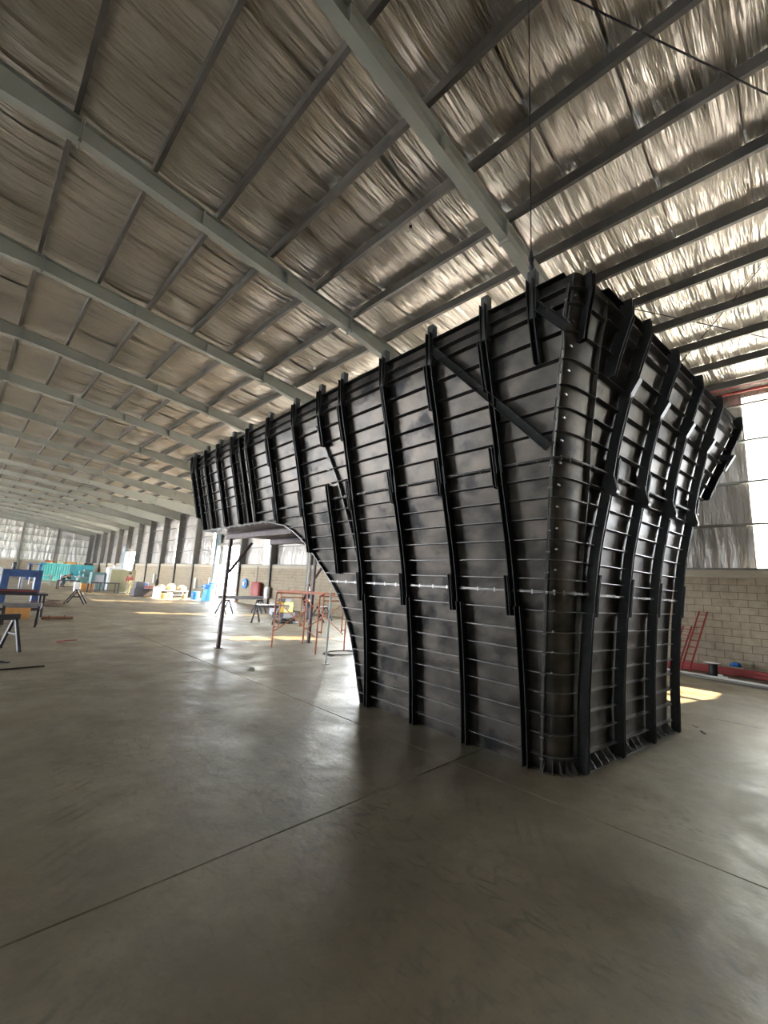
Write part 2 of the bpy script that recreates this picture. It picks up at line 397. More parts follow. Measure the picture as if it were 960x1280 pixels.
# rafters
def rafter_mesh():
    b = MB(); xs = [XR, .3, 6.4, 15.3]; n = 0.0
    ht = [.30, .0, .0, .62]                              # haunch depth added below
    def bot(x): return zraf(x) - lerp(x, xs, ht)
    pts = [XR, .3, 6.4, XC - .05]
    for a, c in zip(pts, pts[1:]):
        for (zf0, zf1) in (((bot(a)), (bot(c))),):
            b.prism([(a, -.09, zf0), (c, -.09, zf1), (c, -.09, zf1 + .018), (a, -.09, zf0 + .018)], (0, .18, 0))
            b.prism([(a, -.005, zf0), (c, -.005, zf1), (c, -.005, zpur(c)), (a, -.005, zpur(a))], (0, .010, 0))
            b.prism([(a, -.09, zpur(a) - .018), (c, -.09, zpur(c) - .018), (c, -.09, zpur(c)), (a, -.09, zpur(a))], (0, .18, 0))
    for x in (.3, 6.4):                                  # bolted splice plates
        z0 = zraf(x) - .09
        for dx in (-.016, .016): b.box((x + dx, 0, (z0 + zpur(x)) / 2 + .02), (.018, .19, zpur(x) - z0))
    for x in (2.4, 4.4, 9.0, 11.5): b.box((x, 0, (zraf(x) + zpur(x)) / 2), (.01, .16, .34))
    return b.mesh('rafter', M['frame'], (XR, 0, 0))
rm = rafter_mesh()
for k in range(KMIN, KMAX + 1):
    y = Y0 + k * BAY
    if k == KMAX: y -= .25
    if k == KMIN: y += .25
    put('rafter', rm, (XR, y, 0), ceil); o = put('rafter', rm, (XR, y, 0), ceil); o.scale = (-1, 1, 1)
# roof bracing rods
def rod(p, q, r=.012): return MB().tube([p, q], r, 6).build('bracing_rod', M['dark'], ceil)
rod((3.0, 2.1, 8.93), (9.6, -1.9, 8.40)); rod((10.2, 2.6, 8.68), (15.2, -1.15, 8.3)); rod((10.6, .2, 8.68), (15.2, 3.3, 8.35))

# ---- walls
def wall_band(y0, y1, z0, z1, x0, x1): return MB().span((x0, y0, z0), (x1, y1, z1))
DOORS = [(-5.2, -1.25, 5.0), (13.0, 17.2, 5.0), (31.13 + .30, 35.5, 4.42), (59.9, 63.2, 4.4)]  # first two are out of view, added for the daylight they let in
ZB = 2.62; ZR = 2.84; ZT = 8.12
wr = MB()                                                 # backing of the blockwork, split by doors
ysegs = []; cur = YB
for a, b, h_ in DOORS: ysegs.append((cur, a)); cur = b
ysegs.append((cur, YE))
NEAR0, NEAR1 = Y0 - BAY, Y0 + BAY
for a, b in ysegs: wr.span((XW + .02, a, 0), (XW + .19, b, ZB))
wr = wr.build('wall_right', M['mortar']); tag(wr, kind='structure')
bs = [MB().box((0, 0, 0), (.05, .388, .188)).mesh('block', M['block'])]
for i in range(2): bs.append(MB().box((-.003 * (i + 1), 0, 0), (.05, .386, .187)).mesh('block', M['block']))
hb = MB().box((0, 0, 0), (.05, .188, .188)).mesh('block', M['block'])
rows = 13; BH = ZB / rows
for r_ in range(rows):
    y = NEAR0 + .01; z = BH * (r_ + .5)
    if r_ % 2: put('block', hb, (XW + .025, y + .1, z), wr); y += .2
    while y + .39 < NEAR1 - .01:
        put('block', bs[random.randrange(3)], (XW + .025 + random.uniform(-.002, .002), y + .2, z), wr); y += .4
    if NEAR1 - y > .15: MB().span((XW, y + .006, z - .094), (XW + .05, NEAR1 - .006, z + .094)).build('block', M['block'], wr)
# far blockwork: too far to tell blocks apart, coursed relief joined
def coursed(y0, y1, x, parent, facing=-1, nm='blockwork'):
    b = MB()
    for r_ in range(rows):
        z = BH * r_
        b.span((x, y0, z + .006), (x + .03 * -facing, y1, z + BH - .006))
    o = b.build(nm, M['block'], parent); return tag(o, kind='stuff')
for a, b in ysegs:
    if a < NEAR0: coursed(a, NEAR0, XW, wr)
    if b > NEAR1: coursed(max(a, NEAR1), b, XW, wr)
for a, b in ysegs: MB().span((XW - .02, a, ZB), (XC, b, ZR)).build('ring_beam', M['beamc'], wr, bevel=.01)
# columns: tapered H columns bedded in the blockwork
def col_mesh():
    b = MB(); x1 = XC - .03
    for xa, xb in ((XW - .13, x1),):
        b.prism([(xa, -.12, 0), (xa + .02, -.12, 0), (xa - .10, -.12, ZT - .25), (xa - .12, -.12, ZT - .25)], (0, .24, 0))
        b.span((x1 - .02, -.12, 0), (x1, .12, ZT))
        b.prism([(xa, -.006, 0), (x1, -.006, 0), (x1, -.006, ZT), (xa - .12, -.006, ZT - .25)], (0, .012, 0))
    return b.mesh('column', M['column'])
cm = col_mesh()
for k in range(KMIN, KMAX + 1):
    y = Y0 + k * BAY
    if k == KMAX: y -= .25
    if k == KMIN: y += .25
    put('column', cm, (0, y, 0), wr)
    o = put('column', cm, (XL + XC - .02, y, 0), None, 0, (-1, 1, 1)); o.parent = None; o['_left'] = 1
SLIT_Y = [(.06 + 9.16 * k, 1.08 + 9.16 * k) for k in range(-1, 9)]
GZ = [4.12, 5.36, 6.6, 7.72]
def wrinkled(y0, y1, z0, z1, seed, x=0.0, horiz='y', nz_=26):
    ny = max(3, int((y1 - y0) / .09)); vs = []; fs = []
    for j in range(nz_ + 1):
        for i in range(ny + 1):
            y = y0 + (y1 - y0) * i / ny; z = z0 + (z1 - z0) * j / nz_
            d = min(abs(z - q) for q in GZ + [ZR, z1])
            wv = (noise.noise(Vector((y * 4.2, z * .5, seed * 5.1))) * .035 + noise.noise(Vector((y * 9, z * .9, seed))) * .012) * min(1, d / .25 + .15)
            bulge = -.05 * min(1, d / .5)
            vs.append((bulge + wv, y, z))
    for j in range(nz_):
        for i in range(ny):
            a = j * (ny + 1) + i; fs.append((a, a + 1, a + ny + 2, a + ny + 1))
    me = bpy.data.meshes.new('foil_panel'); me.from_pydata(vs, [], fs)
    for p in me.polygons: p.use_smooth = True
    return me
cache = {}
def foil_panel(y0, y1, z0, z1, x, parent, flip=False):
    key = (round(y1 - y0, 2), round(z0, 2), round(z1, 2), random.randrange(3))
    if key not in cache:
        me = wrinkled(0, y1 - y0, z0, z1, len(cache) + 1); me.materials.append(M['foil_wall']); cache[key] = me
    return put('foil_panel', cache[key], (x, y0, 0), parent, 0, (-1, 1, 1) if flip else None)
gm = MB().sweep(cprof(.06, .14, .006, .018), [(0, .0, 0), (0, BAY, 0)], (0, 0, 1), [(-1, 0, 0)] * 2).mesh('girt', M['girt'])
rail = MB()
nwin = 0
outer = MB()                                               # outside steel skin behind the foil, gaps at the openings
for k in range(KMIN, KMAX):
    ya = Y0 + k * BAY; yb = ya + BAY
    ops = [(a, b, ZR, 8.05) for a, b in SLIT_Y if ya - .01 <= a and b <= yb + .01]
    dr = [(a, b, h_) for a, b, h_ in DOORS if ya - .6 <= a and b <= yb + .6]
    segs = [(ya, yb, ZR)]
    if dr:
        a, b, h_ = dr[0]; a = max(a, ya); b = min(b, yb)
        segs = [q for q in ((ya, a, ZR), (a, b, h_), (b, yb, ZR)) if q[1] - q[0] > .05]
    if ops and not dr:
        a, b = ops[0][:2]; segs = [q for q in ((ya, a, ZR), (b, yb, ZR)) if q[1] - q[0] > .05]
    for a, b, z0 in segs:
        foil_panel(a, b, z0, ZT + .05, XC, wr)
        outer.span((XC + .08, a, z0), (XC + .11, b, ZT + .3))
    if ops:
        outer.span((XC + .08, ops[0][0], 8.05), (XC + .11, ops[0][1], ZT + .3))
        MB().span((XC - .01, ops[0][0], 8.05), (XC + .01, ops[0][1], ZT + .05)).build('foil_panel', M['foil_wall'], wr)
    for z in GZ:
        if dr and z < dr[0][2]: continue
        put('girt', gm, (XC - .06, ya, z), wr)
    if ops:
        nwin += 1; a, b = ops[0][:2]
        wn = MB(); t = .03
        for p, q in (((a, ZR), (a + t, 8.05)), ((b - t, ZR), (b, 8.05)), ((a, ZR), (b, ZR + t)), ((a, 8.05 - t), (b, 8.05))):
            wn.span((XC - .0, p[0], p[1]), (XC + .06, q[0], q[1]))
        wn = wn.build('window_%d' % nwin, M['girt']); tag(wn, kind='structure')
        zz = [ZR + .02, 4.12, 5.36, 6.6, 8.03]
        for z0, z1 in zip(zz, zz[1:]): MB().span((XC + .02, a + .02, z0), (XC + .026, b - .02, z1)).build('pane', M['pane'], wn)
outer.build('outer_sheeting', M['deck'], wr)
MB().span((XW - .03, YB, ZR), (XC, YE, ZR + .05)).build('sill_angle', M['column'], wr)
# red eave rails near the first bays, grey beyond
for i, (z, x) in enumerate(((8.20, 15.30), (8.05, 15.42))):
    MB().tube([(x, NEAR0, z), (x, NEAR1 + 0, z)], .045, 8).build('eave_rail', M['red'], wr)
    MB().tube([(x, NEAR1, z), (x, YE, z)], .045, 8).build('eave_rail', M['column'], wr)
for i, (a, b, h_) in enumerate(DOORS[:2]):
    d0 = MB().span((XW - .05, a - .1, h_), (XW + .1, b + .1, h_ + .18)).span((XW - .05, a - .1, 0), (XW + .1, a, h_)).span((XW - .05, b, 0), (XW + .1, b + .1, h_)).build('door_%d' % (i + 3), M['column']); tag(d0, kind='structure')
    MB().prism([(XC + .15, a - 3.5, h_ + .7), (XC + 6.5, a - 3.5, h_ + .3), (XC + 6.5, a - 3.5, h_ + .38), (XC + .15, a - 3.5, h_ + .78)], (0, b - a + 4.2, 0)).build('sun_blocker', M['deck'], d0)   # unseen slab added outside to block direct sun from the doorway
# door posts on the far opening
d1 = MB().span((XW - .14, 35.45, 0), (XW + .1, 35.95, 6.4)).build('door_1', M['blue_post']); tag(d1, kind='structure')
MB().span((XW - .05, 31.2, 4.42), (XW + .1, 35.45, 4.60)).build('door_lintel', M['column'], d1)
MB().span((XW - .05, 31.25, 0), (XW + .1, 31.43, 4.42)).build('door_jamb', M['column'], d1)
d2 = MB().span((XW - .14, 63.2, 0), (XW + .1, 64.3, 5.2)).build('door_2', M['blue_post']); tag(d2, kind='structure')
MB().span((XW - .05, 59.8, 4.4), (XW + .1, 63.2, 4.55)).build('door_lintel', M['column'], d2)
# conduits down the columns
for k in (4, 5, 6, 8, 9, 10, 11):
    y = Y0 + k * BAY + .22
    MB().tube([(XW - .05, y, .2), (XW - .05, y, ZR), (XW - .1, y, 4.6)], .035, 6).build('conduit', M['dark'], wr)

# left wall
wl = MB(); LD = [(Y0 + BAY * k + .12, Y0 + BAY * (k + 1) - .12, 5.6) for k in range(4, KMAX)]; cur = YB; ls = []  # unseen door openings, added to bring light to the far hall
for a, b, h_ in LD: ls.append((cur, a)); cur = b
ls.append((cur, YE))
for a, b in ls: wl.span((XL - .2, a, 0), (XL, b, ZB))
wl = wl.build('wall_left', M['block']); tag(wl, kind='structure')
for o in list(bpy.data.objects):
    if '_left' in o: o.parent = wl; del o['_left']
for a, b in ls: MB().span((XL - .3, a, ZB), (XL + .02, b, ZR)).build('ring_beam', M['beamc'], wl)
lo = MB(); LPORT = []
for k in range(KMIN, KMAX):
    ya = Y0 + k * BAY; yb = ya + BAY
    ops = [(a, b) for a, b in SLIT_Y if ya - .01 <= a and b <= yb + .01 and k < 2]
    z0 = 5.6 if any(a < (ya + yb) / 2 < b for a, b, _ in LD) else ZR
    segs = [(ya, yb)] if not ops else [(ya, ops[0][0]), (ops[0][1], yb)]
    if False:                                             # translucent sheeting along the far half
        nwin += 1
        wn = MB().span((XL - .38, ya, z0), (XL - .30, yb, z0 + .05)).span((XL - .38, ya, 7.95), (XL - .30, yb, 8.05)).span((XL - .38, ya, 5.4), (XL - .30, yb, 5.46)).build('window_%d' % nwin, M['girt']); tag(wn, kind='structure')
        for q in range(4): MB().span((XL - .37, ya + q * BAY / 4 + .01, z0 + .02), (XL - .364, ya + (q + 1) * BAY / 4 - .01, 8.0)).build('pane', M['pane'], wn)
        lo.span((XL - .42, ya, 8.0), (XL - .39, yb, ZT + .3)); LPORT.append((ya, yb, z0)); continue
    for a, b in segs:
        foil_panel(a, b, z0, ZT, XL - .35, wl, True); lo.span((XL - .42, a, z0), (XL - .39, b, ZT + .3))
    if ops:
        nwin += 1
        wn = MB().span((XL - .38, ops[0][0], ZR), (XL - .34, ops[0][0] + .03, 8.05)).span((XL - .38, ops[0][1] - .03, ZR), (XL - .34, ops[0][1], 8.05)).build('window_%d' % nwin, M['girt']); tag(wn, kind='structure')
        MB().span((XL - .37, ops[0][0] + .02, ZR), (XL - .364, ops[0][1] - .02, 8.05)).build('pane', M['pane'], wn)
        lo.span((XL - .42, ops[0][0], 8.05), (XL - .39, ops[0][1], ZT + .3))
lo.build('outer_sheeting', M['deck'], wl)
# end wall
def gable(name, y, sgn, holes, mat):
    w_ = MB()
    xs = [XL - .3] + [v for h_ in holes for v in (h_[0], h_[1])] + [XC + .1]
    for a, b in zip(xs[::2], xs[1::2]): w_.span((a, y, 0), (b, y + .2 * sgn, ZB))
    o = w_.build(name, M['block']); tag(o, kind='structure')
    for a, b in zip(xs[::2], xs[1::2]): MB().span((a, y - .02 * sgn, ZB), (b, y + .2 * sgn, ZR)).build('ring_beam', M['beamc'], o)
    cx = [XR + 4.42 * i for i in range(-4, 5)]
    for x in cx[:]:
        zt = zraf(x)
        MB().span((x - .12, y - .32 * sgn, 0), (x + .12, y - .30 * sgn, zt)).span((x - .006, y - .30 * sgn, 0), (x + .006, y, zt)).span((x - .12, y - .02 * sgn, 0), (x + .12, y, zt)).build('column', M['column'], o)
    ed = cx[:] ; ed[0] = XL - .3; ed[-1] = XC
    for a, b in zip(ed, ed[1:]):
        zb = ZR
        for h_ in holes:
            if h_[0] - .1 <= a and b <= h_[1] + .1: zb = h_[2]
        n = int((b - a) / .11); nz_ = 40; vs = []; fs = []
        sd = random.random() * 99
        for j in range(nz_ + 1):
            for i in range(n + 1):
                x = a + (b - a) * i / n; zt = zpur(x) + .3; z = zb + (zt - zb) * j / nz_
                d = min(abs(z - q) for q in GZ + [ZR, zt])
                wv = noise.noise(Vector((x * 3.2, z * .35, sd))) * .10 * min(1, d / .3 + .1)
                vs.append((x, y - sgn * .02 + wv + sgn * .10 * min(1, d / .45), z))
        for j in range(nz_):
            for i in range(n):
                q = j * (n + 1) + i; fs.append((q, q + 1, q + n + 2, q + n + 1))
        me = bpy.data.meshes.new('foil_panel'); me.from_pydata(vs, [], fs); me.materials.append(mat)
        for p in me.polygons: p.use_smooth = True
        put('foil_panel', me, (0, 0, 0), o)
        for z in GZ + [8.85]:
            if z < zb or z > zraf((a + b) / 2): continue
            MB().span((a, y - .12 * sgn, z), (b, y, z + .06)).build('girt', M['girt'], o)
        MB().prism([(a, y + .25 * sgn, zb), (b, y + .25 * sgn, zb), (b, y + .25 * sgn, zpur(b) + .4), (a, y + .25 * sgn, zpur(a) + .4)], (0, .03 * sgn, 0)).build('outer_sheeting', M['deck'], o)
    return o
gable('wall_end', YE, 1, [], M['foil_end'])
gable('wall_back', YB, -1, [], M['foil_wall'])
# outside ground
og = MB()
og.span((XC + .2, YB - 60, -.4), (XC + 90, YE + 60, -.06)).span((XL - 90, YB - 60, -.4), (XL - .2, YE + 60, -.06)).span((XL - .2, YB - 60, -.4), (XC + .2, YB - .3, -.06))
og = og.build('ground_outside', M['asphalt']); tag(og, kind='structure')

# daylight portals in the openings (no light of their own; they guide sampling to the sky)
def portal(c, sx, sz, axis):
    l = bpy.data.lights.new('opening', 'AREA'); l.shape = 'RECTANGLE'; l.size = sx; l.size_y = sz; l.cycles.is_portal = True
    o = bpy.data.objects.new('opening', l); COL.objects.link(o); o.location = c
    o.rotation_euler = Vector(axis).to_track_quat('-Z', 'Z').to_euler()
for a, b in SLIT_Y:
    portal((XC + .2, (a + b) / 2, 5.45), b - a, 5.2, (-1, 0, 0)); a > 16 or portal((XL - .5, (a + b) / 2, 5.45), b - a, 5.2, (1, 0, 0))
for a, b, z0 in LPORT: portal((XL - .55, (a + b) / 2, (z0 + 8) / 2), b - a, 8 - z0, (1, 0, 0))
for a, b, h_ in DOORS: portal((XC + .3, (a + b) / 2, h_ / 2), b - a, h_, (-1, 0, 0))
for a, b, h_ in LD[::1]: portal((XL - .6, (a + b) / 2, h_ / 2), b - a, h_, (1, 0, 0))


# ================================================================== PIER FORMWORK
ZTOP = 4.90
PX_Z = [0, .66, 1.32, 2.18, 3.2, 4.0, 4.6, 4.9]; PX_X = [4.60, 4.55, 4.47, 4.32, 4.05, 3.84, 3.68, 3.65]
PF_Z = [0, .7, 1.12, 1.5, 1.9, 2.4, 3, 3.5, 4.15, 4.4, 4.72, 4.92]; PF_Y = [0, -.02, -.05, -.08, -.12, -.19, -.32, -.41, -.58, -.65, -.77, -.77]
AR_Z = [0, .32, .68, 1.23, 1.73, 2.07, 2.43, 2.70, 2.86, 2.96, 3.0]; AR_Y = [5.15, 5.24, 5.32, 5.50, 5.80, 6.14, 6.50, 6.88, 7.22, 7.58, 7.95]
ZA = 3.0
INS = .13                                                 # rib depth in front of the sheet
def lx(z, y, o=0.0): return smooth_lerp(z, PX_Z, PX_X) + .04 * (y - 2.3) + INS - o
def rx_(z, y, o=0.0): return 7.86 + smooth_lerp(z, [0, 1.2, 2.2, 3.0, 3.5, 4.2, 4.6, 4.9], [0, .05, .16, .38, .66, 1.08, 1.22, 1.25]) + o
def fy(z, x, o=0.0): return 1.81 - .115 * (x - 5.02) + lerp(z, PF_Z, PF_Y) + INS - o
def yL(z): return lerp(z, [0, .85, 1.85, 2.67, 3.27, 3.75, 4.3, 4.9], [2.175, 2.12, 2.01, 1.885, 1.765, 1.66, 1.525, 1.39])
def xF(z): return lerp(z, [0, .85, 1.88, 2.4, 3.08, 3.74, 4.4, 4.9], [4.95, 4.93, 4.87, 4.81, 4.66, 4.50, 4.30, 4.17])
def xG(z): return rx_(z, 2) - .30                          # where the far front corner begins
def yend(z): return 11.56 + .40 * min(1, max(0, (z - 3.05) / 1.55))
def yarch(z): return smooth_lerp(z, AR_Z, AR_Y)
def ylim(z): return yarch(z) if z < ZA - 1e-6 else yend(z)
fw = empty('pier_formwork', (6.2, 3.4, 0), 0, 'huge black ribbed steel formwork mould for a hammerhead pier, long arm reaching left over props', 'formwork')
# left sheets
def Lp(y, z, o=0): return (lx(z, y, o), y, z)
def panel(fn, nu, nv, mat=None, name='steel_sheet'): return MB().grid(fn, nu, nv, .008).build(name, mat or M['skin'], fw, smooth=True, ang=30)
def left_fn(y0f, y1f, z0, z1):
    def f(u, v):
        z = z0 + (z1 - z0) * v; a, b = y0f(z), y1f(z); y = a + (b - a) * u; return Lp(y, z), (1, 0, 0)
    return f
def SC(z): return lerp(z, [0, .58, 1.07, 1.53, 1.94, 2.36, 2.7, 3.07, 3.49, 3.85, 4.19, 4.45, 4.9], [5.0, 5.03, 5.05, 5.07, 5.09, 5.13, 5.19, 5.27, 5.37, 5.51, 5.65, 5.78, 5.98])
Z1, Z2 = 1.85, 3.20
panel(left_fn(yL, SC, 0, Z1), 6, 10); panel(left_fn(yL, SC, Z1, Z2), 6, 8); panel(left_fn(yL, SC, Z2, ZTOP), 6, 12)
panel(left_fn(SC, yarch, 0, Z1), 3, 16); panel(left_fn(SC, yarch, Z1, ZA), 5, 16)
panel(left_fn(SC, lambda z: 8.45, ZA, ZTOP), 5, 12); panel(left_fn(lambda z: 8.45, yend, ZA, ZTOP), 6, 12)
# right sheets (hidden side, same build)
def right_fn(y0f, y1f, z0, z1):
    def f(u, v):
        z = z0 + (z1 - z0) * v; a, b = y0f(z), y1f(z); y = a + (b - a) * u; return (rx_(z, y), y, z), (-1, 0, 0)
    return f
def yR(z): return fy(z, rx_(z, 2)) + .30
panel(right_fn(yR, yarch, 0, Z1), 4, 12); panel(right_fn(yR, yarch, Z1, ZA), 6, 14); panel(right_fn(yR, yend, ZA, ZTOP), 8, 12)
# front sheets
def front_fn(z0, z1):
    def f(u, v):
        z = z0 + (z1 - z0) * v; a, b = xF(z), xG(z); x = a + (b - a) * u; return (x, fy(z, x), z), (0, 1, 0)
    return f
panel(front_fn(0, Z1), 4, 10); panel(front_fn(Z1, Z2), 4, 10); panel(front_fn(Z2, ZTOP), 4, 14)
# rounded corners
def corner_pt(z, t, o=0.0):
    P0 = Vector((lx(z, yL(z)), yL(z), z)); P2 = Vector((xF(z), fy(z, xF(z)), z)); P1 = Vector((lx(z, P2.y) - .02, fy(z, P0.x) + .0, z))
    k = .62; A = P0.lerp(P1, k); B = P2.lerp(P1, k)
    p = P0 * (1-t)**3 + A * 3*t*(1-t)**2 + B * 3*t*t*(1-t) + P2 * t**3
    d = (A - P0) * 3*(1-t)**2 + (B - A) * 6*t*(1-t) + (P2 - B) * 3*t*t
    n = Vector((-d.y, d.x, 0)).normalized()               # towards the inside
    return p - n * o, n
def corner_fn(z0, z1): return lambda u, v: corner_pt(z0 + (z1 - z0) * v, u)
panel(corner_fn(0, Z1), 12, 10); panel(corner_fn(Z1, Z2), 12, 8); panel(corner_fn(Z2, ZTOP), 12, 12)
def far_corner(z, t, o=0.0):
    P0 = Vector((xG(z), fy(z, xG(z)), z)); P2 = Vector((rx_(z, 2), yR(z), z)); P1 = Vector((P2.x, P0.y, z))
    A = P0.lerp(P1, .6); B = P2.lerp(P1, .6)
    p = P0 * (1-t)**3 + A * 3*t*(1-t)**2 + B * 3*t*t*(1-t) + P2 * t**3
    d = (A - P0) * 3*(1-t)**2 + (B - A) * 6*t*(1-t) + (P2 - B) * 3*t*t
    n = Vector((-d.y, d.x, 0)).normalized(); return p - n * o, n
panel(lambda u, v: far_corner(ZTOP * v, u), 10, 30)
# arch and arm soffit, arm end
path = [(smooth_lerp(i / 24 * 3.0, AR_Z, AR_Y), i / 24 * 3.0) for i in range(24)] + [(7.95, 3.0), (8.45, 3.0)]
def arch_seg(pts, mat=None):
    b = MB(); n = len(pts)
    def f(u, v):
        i = v * (n - 1); k = min(int(i), n - 2); t = i - k
        y = pts[k][0] * (1 - t) + pts[k+1][0] * t; z = pts[k][1] * (1 - t) + pts[k+1][1] * t
        d = Vector((0, pts[k+1][0] - pts[k][0], pts[k+1][1] - pts[k][1])).normalized()
        nn = Vector((0, -d.z, d.y)); x0 = lx(z, y, .05); x1 = rx_(z, y, .05)
        return Vector((x0 + (x1 - x0) * u, y, z)), nn
    b.grid(f, 5, n - 1, .01); return b.build('arch_sheet', mat or M['soffit'], fw, smooth=True, ang=30)
arch_seg(path[:9]); arch_seg(path[8:17]); arch_seg(path[16:]); arch_seg([(8.45, 3.0), (10.0, 3.0)]); arch_seg([(10.0, 3.0), (11.56, 3.0)])
arch_seg([(11.56, 3.0), (11.96, 4.6), (11.96, 4.9)], M['skin'])
# edge flange following the arch on the left side
fl = MB(); ap = path + [(11.56, 3.0)]
for o_, tt in ((.0, 0),):
    pts = [Vector((lx(z, y), y, z)) for y, z in ap]
    fl.sweep([(0, -.005), (.055, -.005), (.055, .012), (0, .012)], pts, (-1, 0, 0),
             [(0, -1, 0)] + [tuple(Vector((0, -(ap[min(i+1, len(ap)-1)][1] - ap[max(i-1, 0)][1]), ap[min(i+1, len(ap)-1)][0] - ap[max(i-1, 0)][0])).normalized()) for i in range(1, len(ap))])
fl.build('edge_flange', M['stiff'], fw)

# ribs: open channels standing out of the sheet
def uprof(w, d0, d1, t=.009): return [(-w, d0), (-w, d1), (-w + t, d1), (-w + t, d0 + t), (w - t, d0 + t), (w - t, d1), (w, d1), (w, d0)]
def zs(a, b, st=.18):
    n = max(1, int((b - a) / st)); return [a + (b - a) * i / n for i in range(n + 1)]
def rib_left(y, z0, z1, dy=0.0, d=(.02, .13), w=.035, side=0, nm='rib'):
    Z = zs(z0, z1)
    if side == 0: return MB().sweep(uprof(w, *d), [Lp(y + dy, z) for z in Z], (0, 1, 0), [(-1, 0, 0)] * len(Z)).build(nm, M['rib'], fw)
    return MB().sweep(uprof(w, *d), [(rx_(z, y), y + dy, z) for z in Z], (0, 1, 0), [(1, 0, 0)] * len(Z)).build(nm, M['rib'], fw)
def rib_front(x, z0, z1, dx=0.0, d=(.02, .13), w=.035, nm='rib'):
    Z = zs(z0, z1); return MB().sweep(uprof(w, *d), [(x + dx, fy(z, x), z) for z in Z], (1, 0, 0), [(0, -1, 0)] * len(Z)).build(nm, M['rib'], fw)
def stub(x, y): MB().span((x - .045, y - .045, 4.55), (x + .045, y + .045, 5.10)).build('post_stub', M['stub'], fw, bevel=.006)
LY = [2.35, 3.15, 4.02, 4.975, 5.587, 6.40, 7.37, 8.30, 9.085, 9.90, 10.68]
for y in LY:
    if y == 5.587:
        rib_left(y, 4.05, 4.97); rib_left(y, 1.98, 3.42, d=(.02, .14))
    else:
        zl = 0.0
        if y > 5.15: zl = max(z for z in [i * .02 for i in range(151)] if yarch(z) <= y) + .02 if y < 7.9 else ZA + .02
        br = [(zl, Z1 - .17, -.03), (Z1 - .17, Z2 + .12, .015), (Z2 - .08, 4.97, .0)]
        br = [(max(a, zl), b, o) for a, b, o in br if b > zl + .1]
        for a, b, o in br: rib_left(y, a, b, o)
        for zc in (Z1, Z2 + .05):                          # splice channels beside the rib at the seams
            if zc - .25 > zl and y < 8: rib_left(y, zc - .28, zc + .16, .075, d=(.02, .145), w=.022, nm='splice_channel')
        if y < 8: rib_left(y, 4.02, 4.55, .055 if int(y * 10) % 2 else -.02, d=(.02, .142), w=.022, nm='splice_channel')
    stub(lx(4.8, y) - .045, y)
rib_left(1.78, 4.12, 4.97, d=(.02, .14)); stub(lx(4.8, 1.78) - .045, 1.78)
rib_left(11.30, 3.02, 4.97); rib_left(11.66, 3.35, 4.97); stub(lx(4.8, 11.62) - .045, 11.62)
rib_left(8.62, 3.02, 4.85, w=.02)
for y in (2.6, 3.5, 4.4, 5.6, 6.6, 7.6, 8.6, 9.6, 10.6, 11.5):
    zl = 0.0 if y < 5.15 else (max(z for z in [i * .02 for i in range(151)] if yarch(z) <= y) + .02 if y < 7.9 else ZA + .02)
    rib_left(y, zl, 4.95, side=1)
FX = [5.02, 5.885, 6.80, 7.70]
for i, x in enumerate(FX):
    rib_front(x, .0, Z1 - .2, -.012); rib_front(x, Z1 - .25, Z2 + .02, .01); rib_front(x, Z2 - .02, 4.20); rib_front(x, 4.10, 4.93, .03, d=(.02, .14))
    for zc, hh in ((Z1, .24), (Z2, .20)):
        rib_front(x, zc - hh, zc + hh - .02, .06, d=(.02, .145), w=.022, nm='splice_channel')
    # wedge shaped gussets where rib lengths are lapped
    for zc, up in ((4.22, 1), (3.02, -1)):
        p = [(x - .05, fy(zc + .02, x, .02), zc + .02 * up), (x - .05, fy(zc, x, .19), zc + .02 * up), (x - .05, fy(zc, x, .18), zc + .05 * up), (x - .05, fy(zc, x, .11), zc + .07 * up)]
        q = [(x - .05, fy(zc - .20 * up, x, .02), zc - .20 * up), (x - .05, fy(zc - .20 * up, x, .11), zc - .20 * up)]
        MB().prism([q[0], q[1], p[1], p[2], p[3], p[0]], (.10, 0, 0)).build('gusset', M['rib'], fw)
zq = zs(3.45, 4.93)                                        # last short rib on the flaring right corner
MB().sweep(uprof(.035, .02, .14), [(xG(z) + .02, fy(z, xG(z)), z) for z in zq], (1, 0, 0), [(0, -1, 0)] * len(zq)).build('rib', M['rib'], fw)
x = xG(4.2) + .02
MB().prism([(x - .05, fy(4.0, x, .02), 4.0), (x - .05, fy(4.0, x, .13), 4.0), (x - .05, fy(4.2, x, .22), 4.24), (x - .05, fy(4.2, x, .02), 4.28)], (.10, 0, 0)).build('gusset', M['rib'], fw)
rib_front(4.56, 4.12, 4.93, d=(.02, .14))
Zc = zs(4.30, 4.90, .1)                                   # short rib on the rounded corner
cp, cn = zip(*[corner_pt(z, .55) for z in Zc])
MB().sweep(uprof(.03, .005, .085), list(cp), tuple(Vector((-cn[0].y, cn[0].x, 0))), [tuple(-n) for n in cn]).build('rib', M['rib'], fw)
# diagonal channels near the top of the left side
def diag(p, q, o=.145):
    a, b = Vector(Lp(*p, o)), Vector(Lp(*q, o)); t = (b - a).normalized(); s_ = t.cross(Vector((-1, 0, 0))).normalized()
    MB().sweep(uprof(.045, -.075, 0, .008), [a, b], tuple(s_), [(-1, 0, 0)] * 2).build('diagonal_brace', M['rib'], fw)
diag((3.10, 4.74), (1.78, 3.30)); diag((1.72, 4.66), (1.46, 4.36))

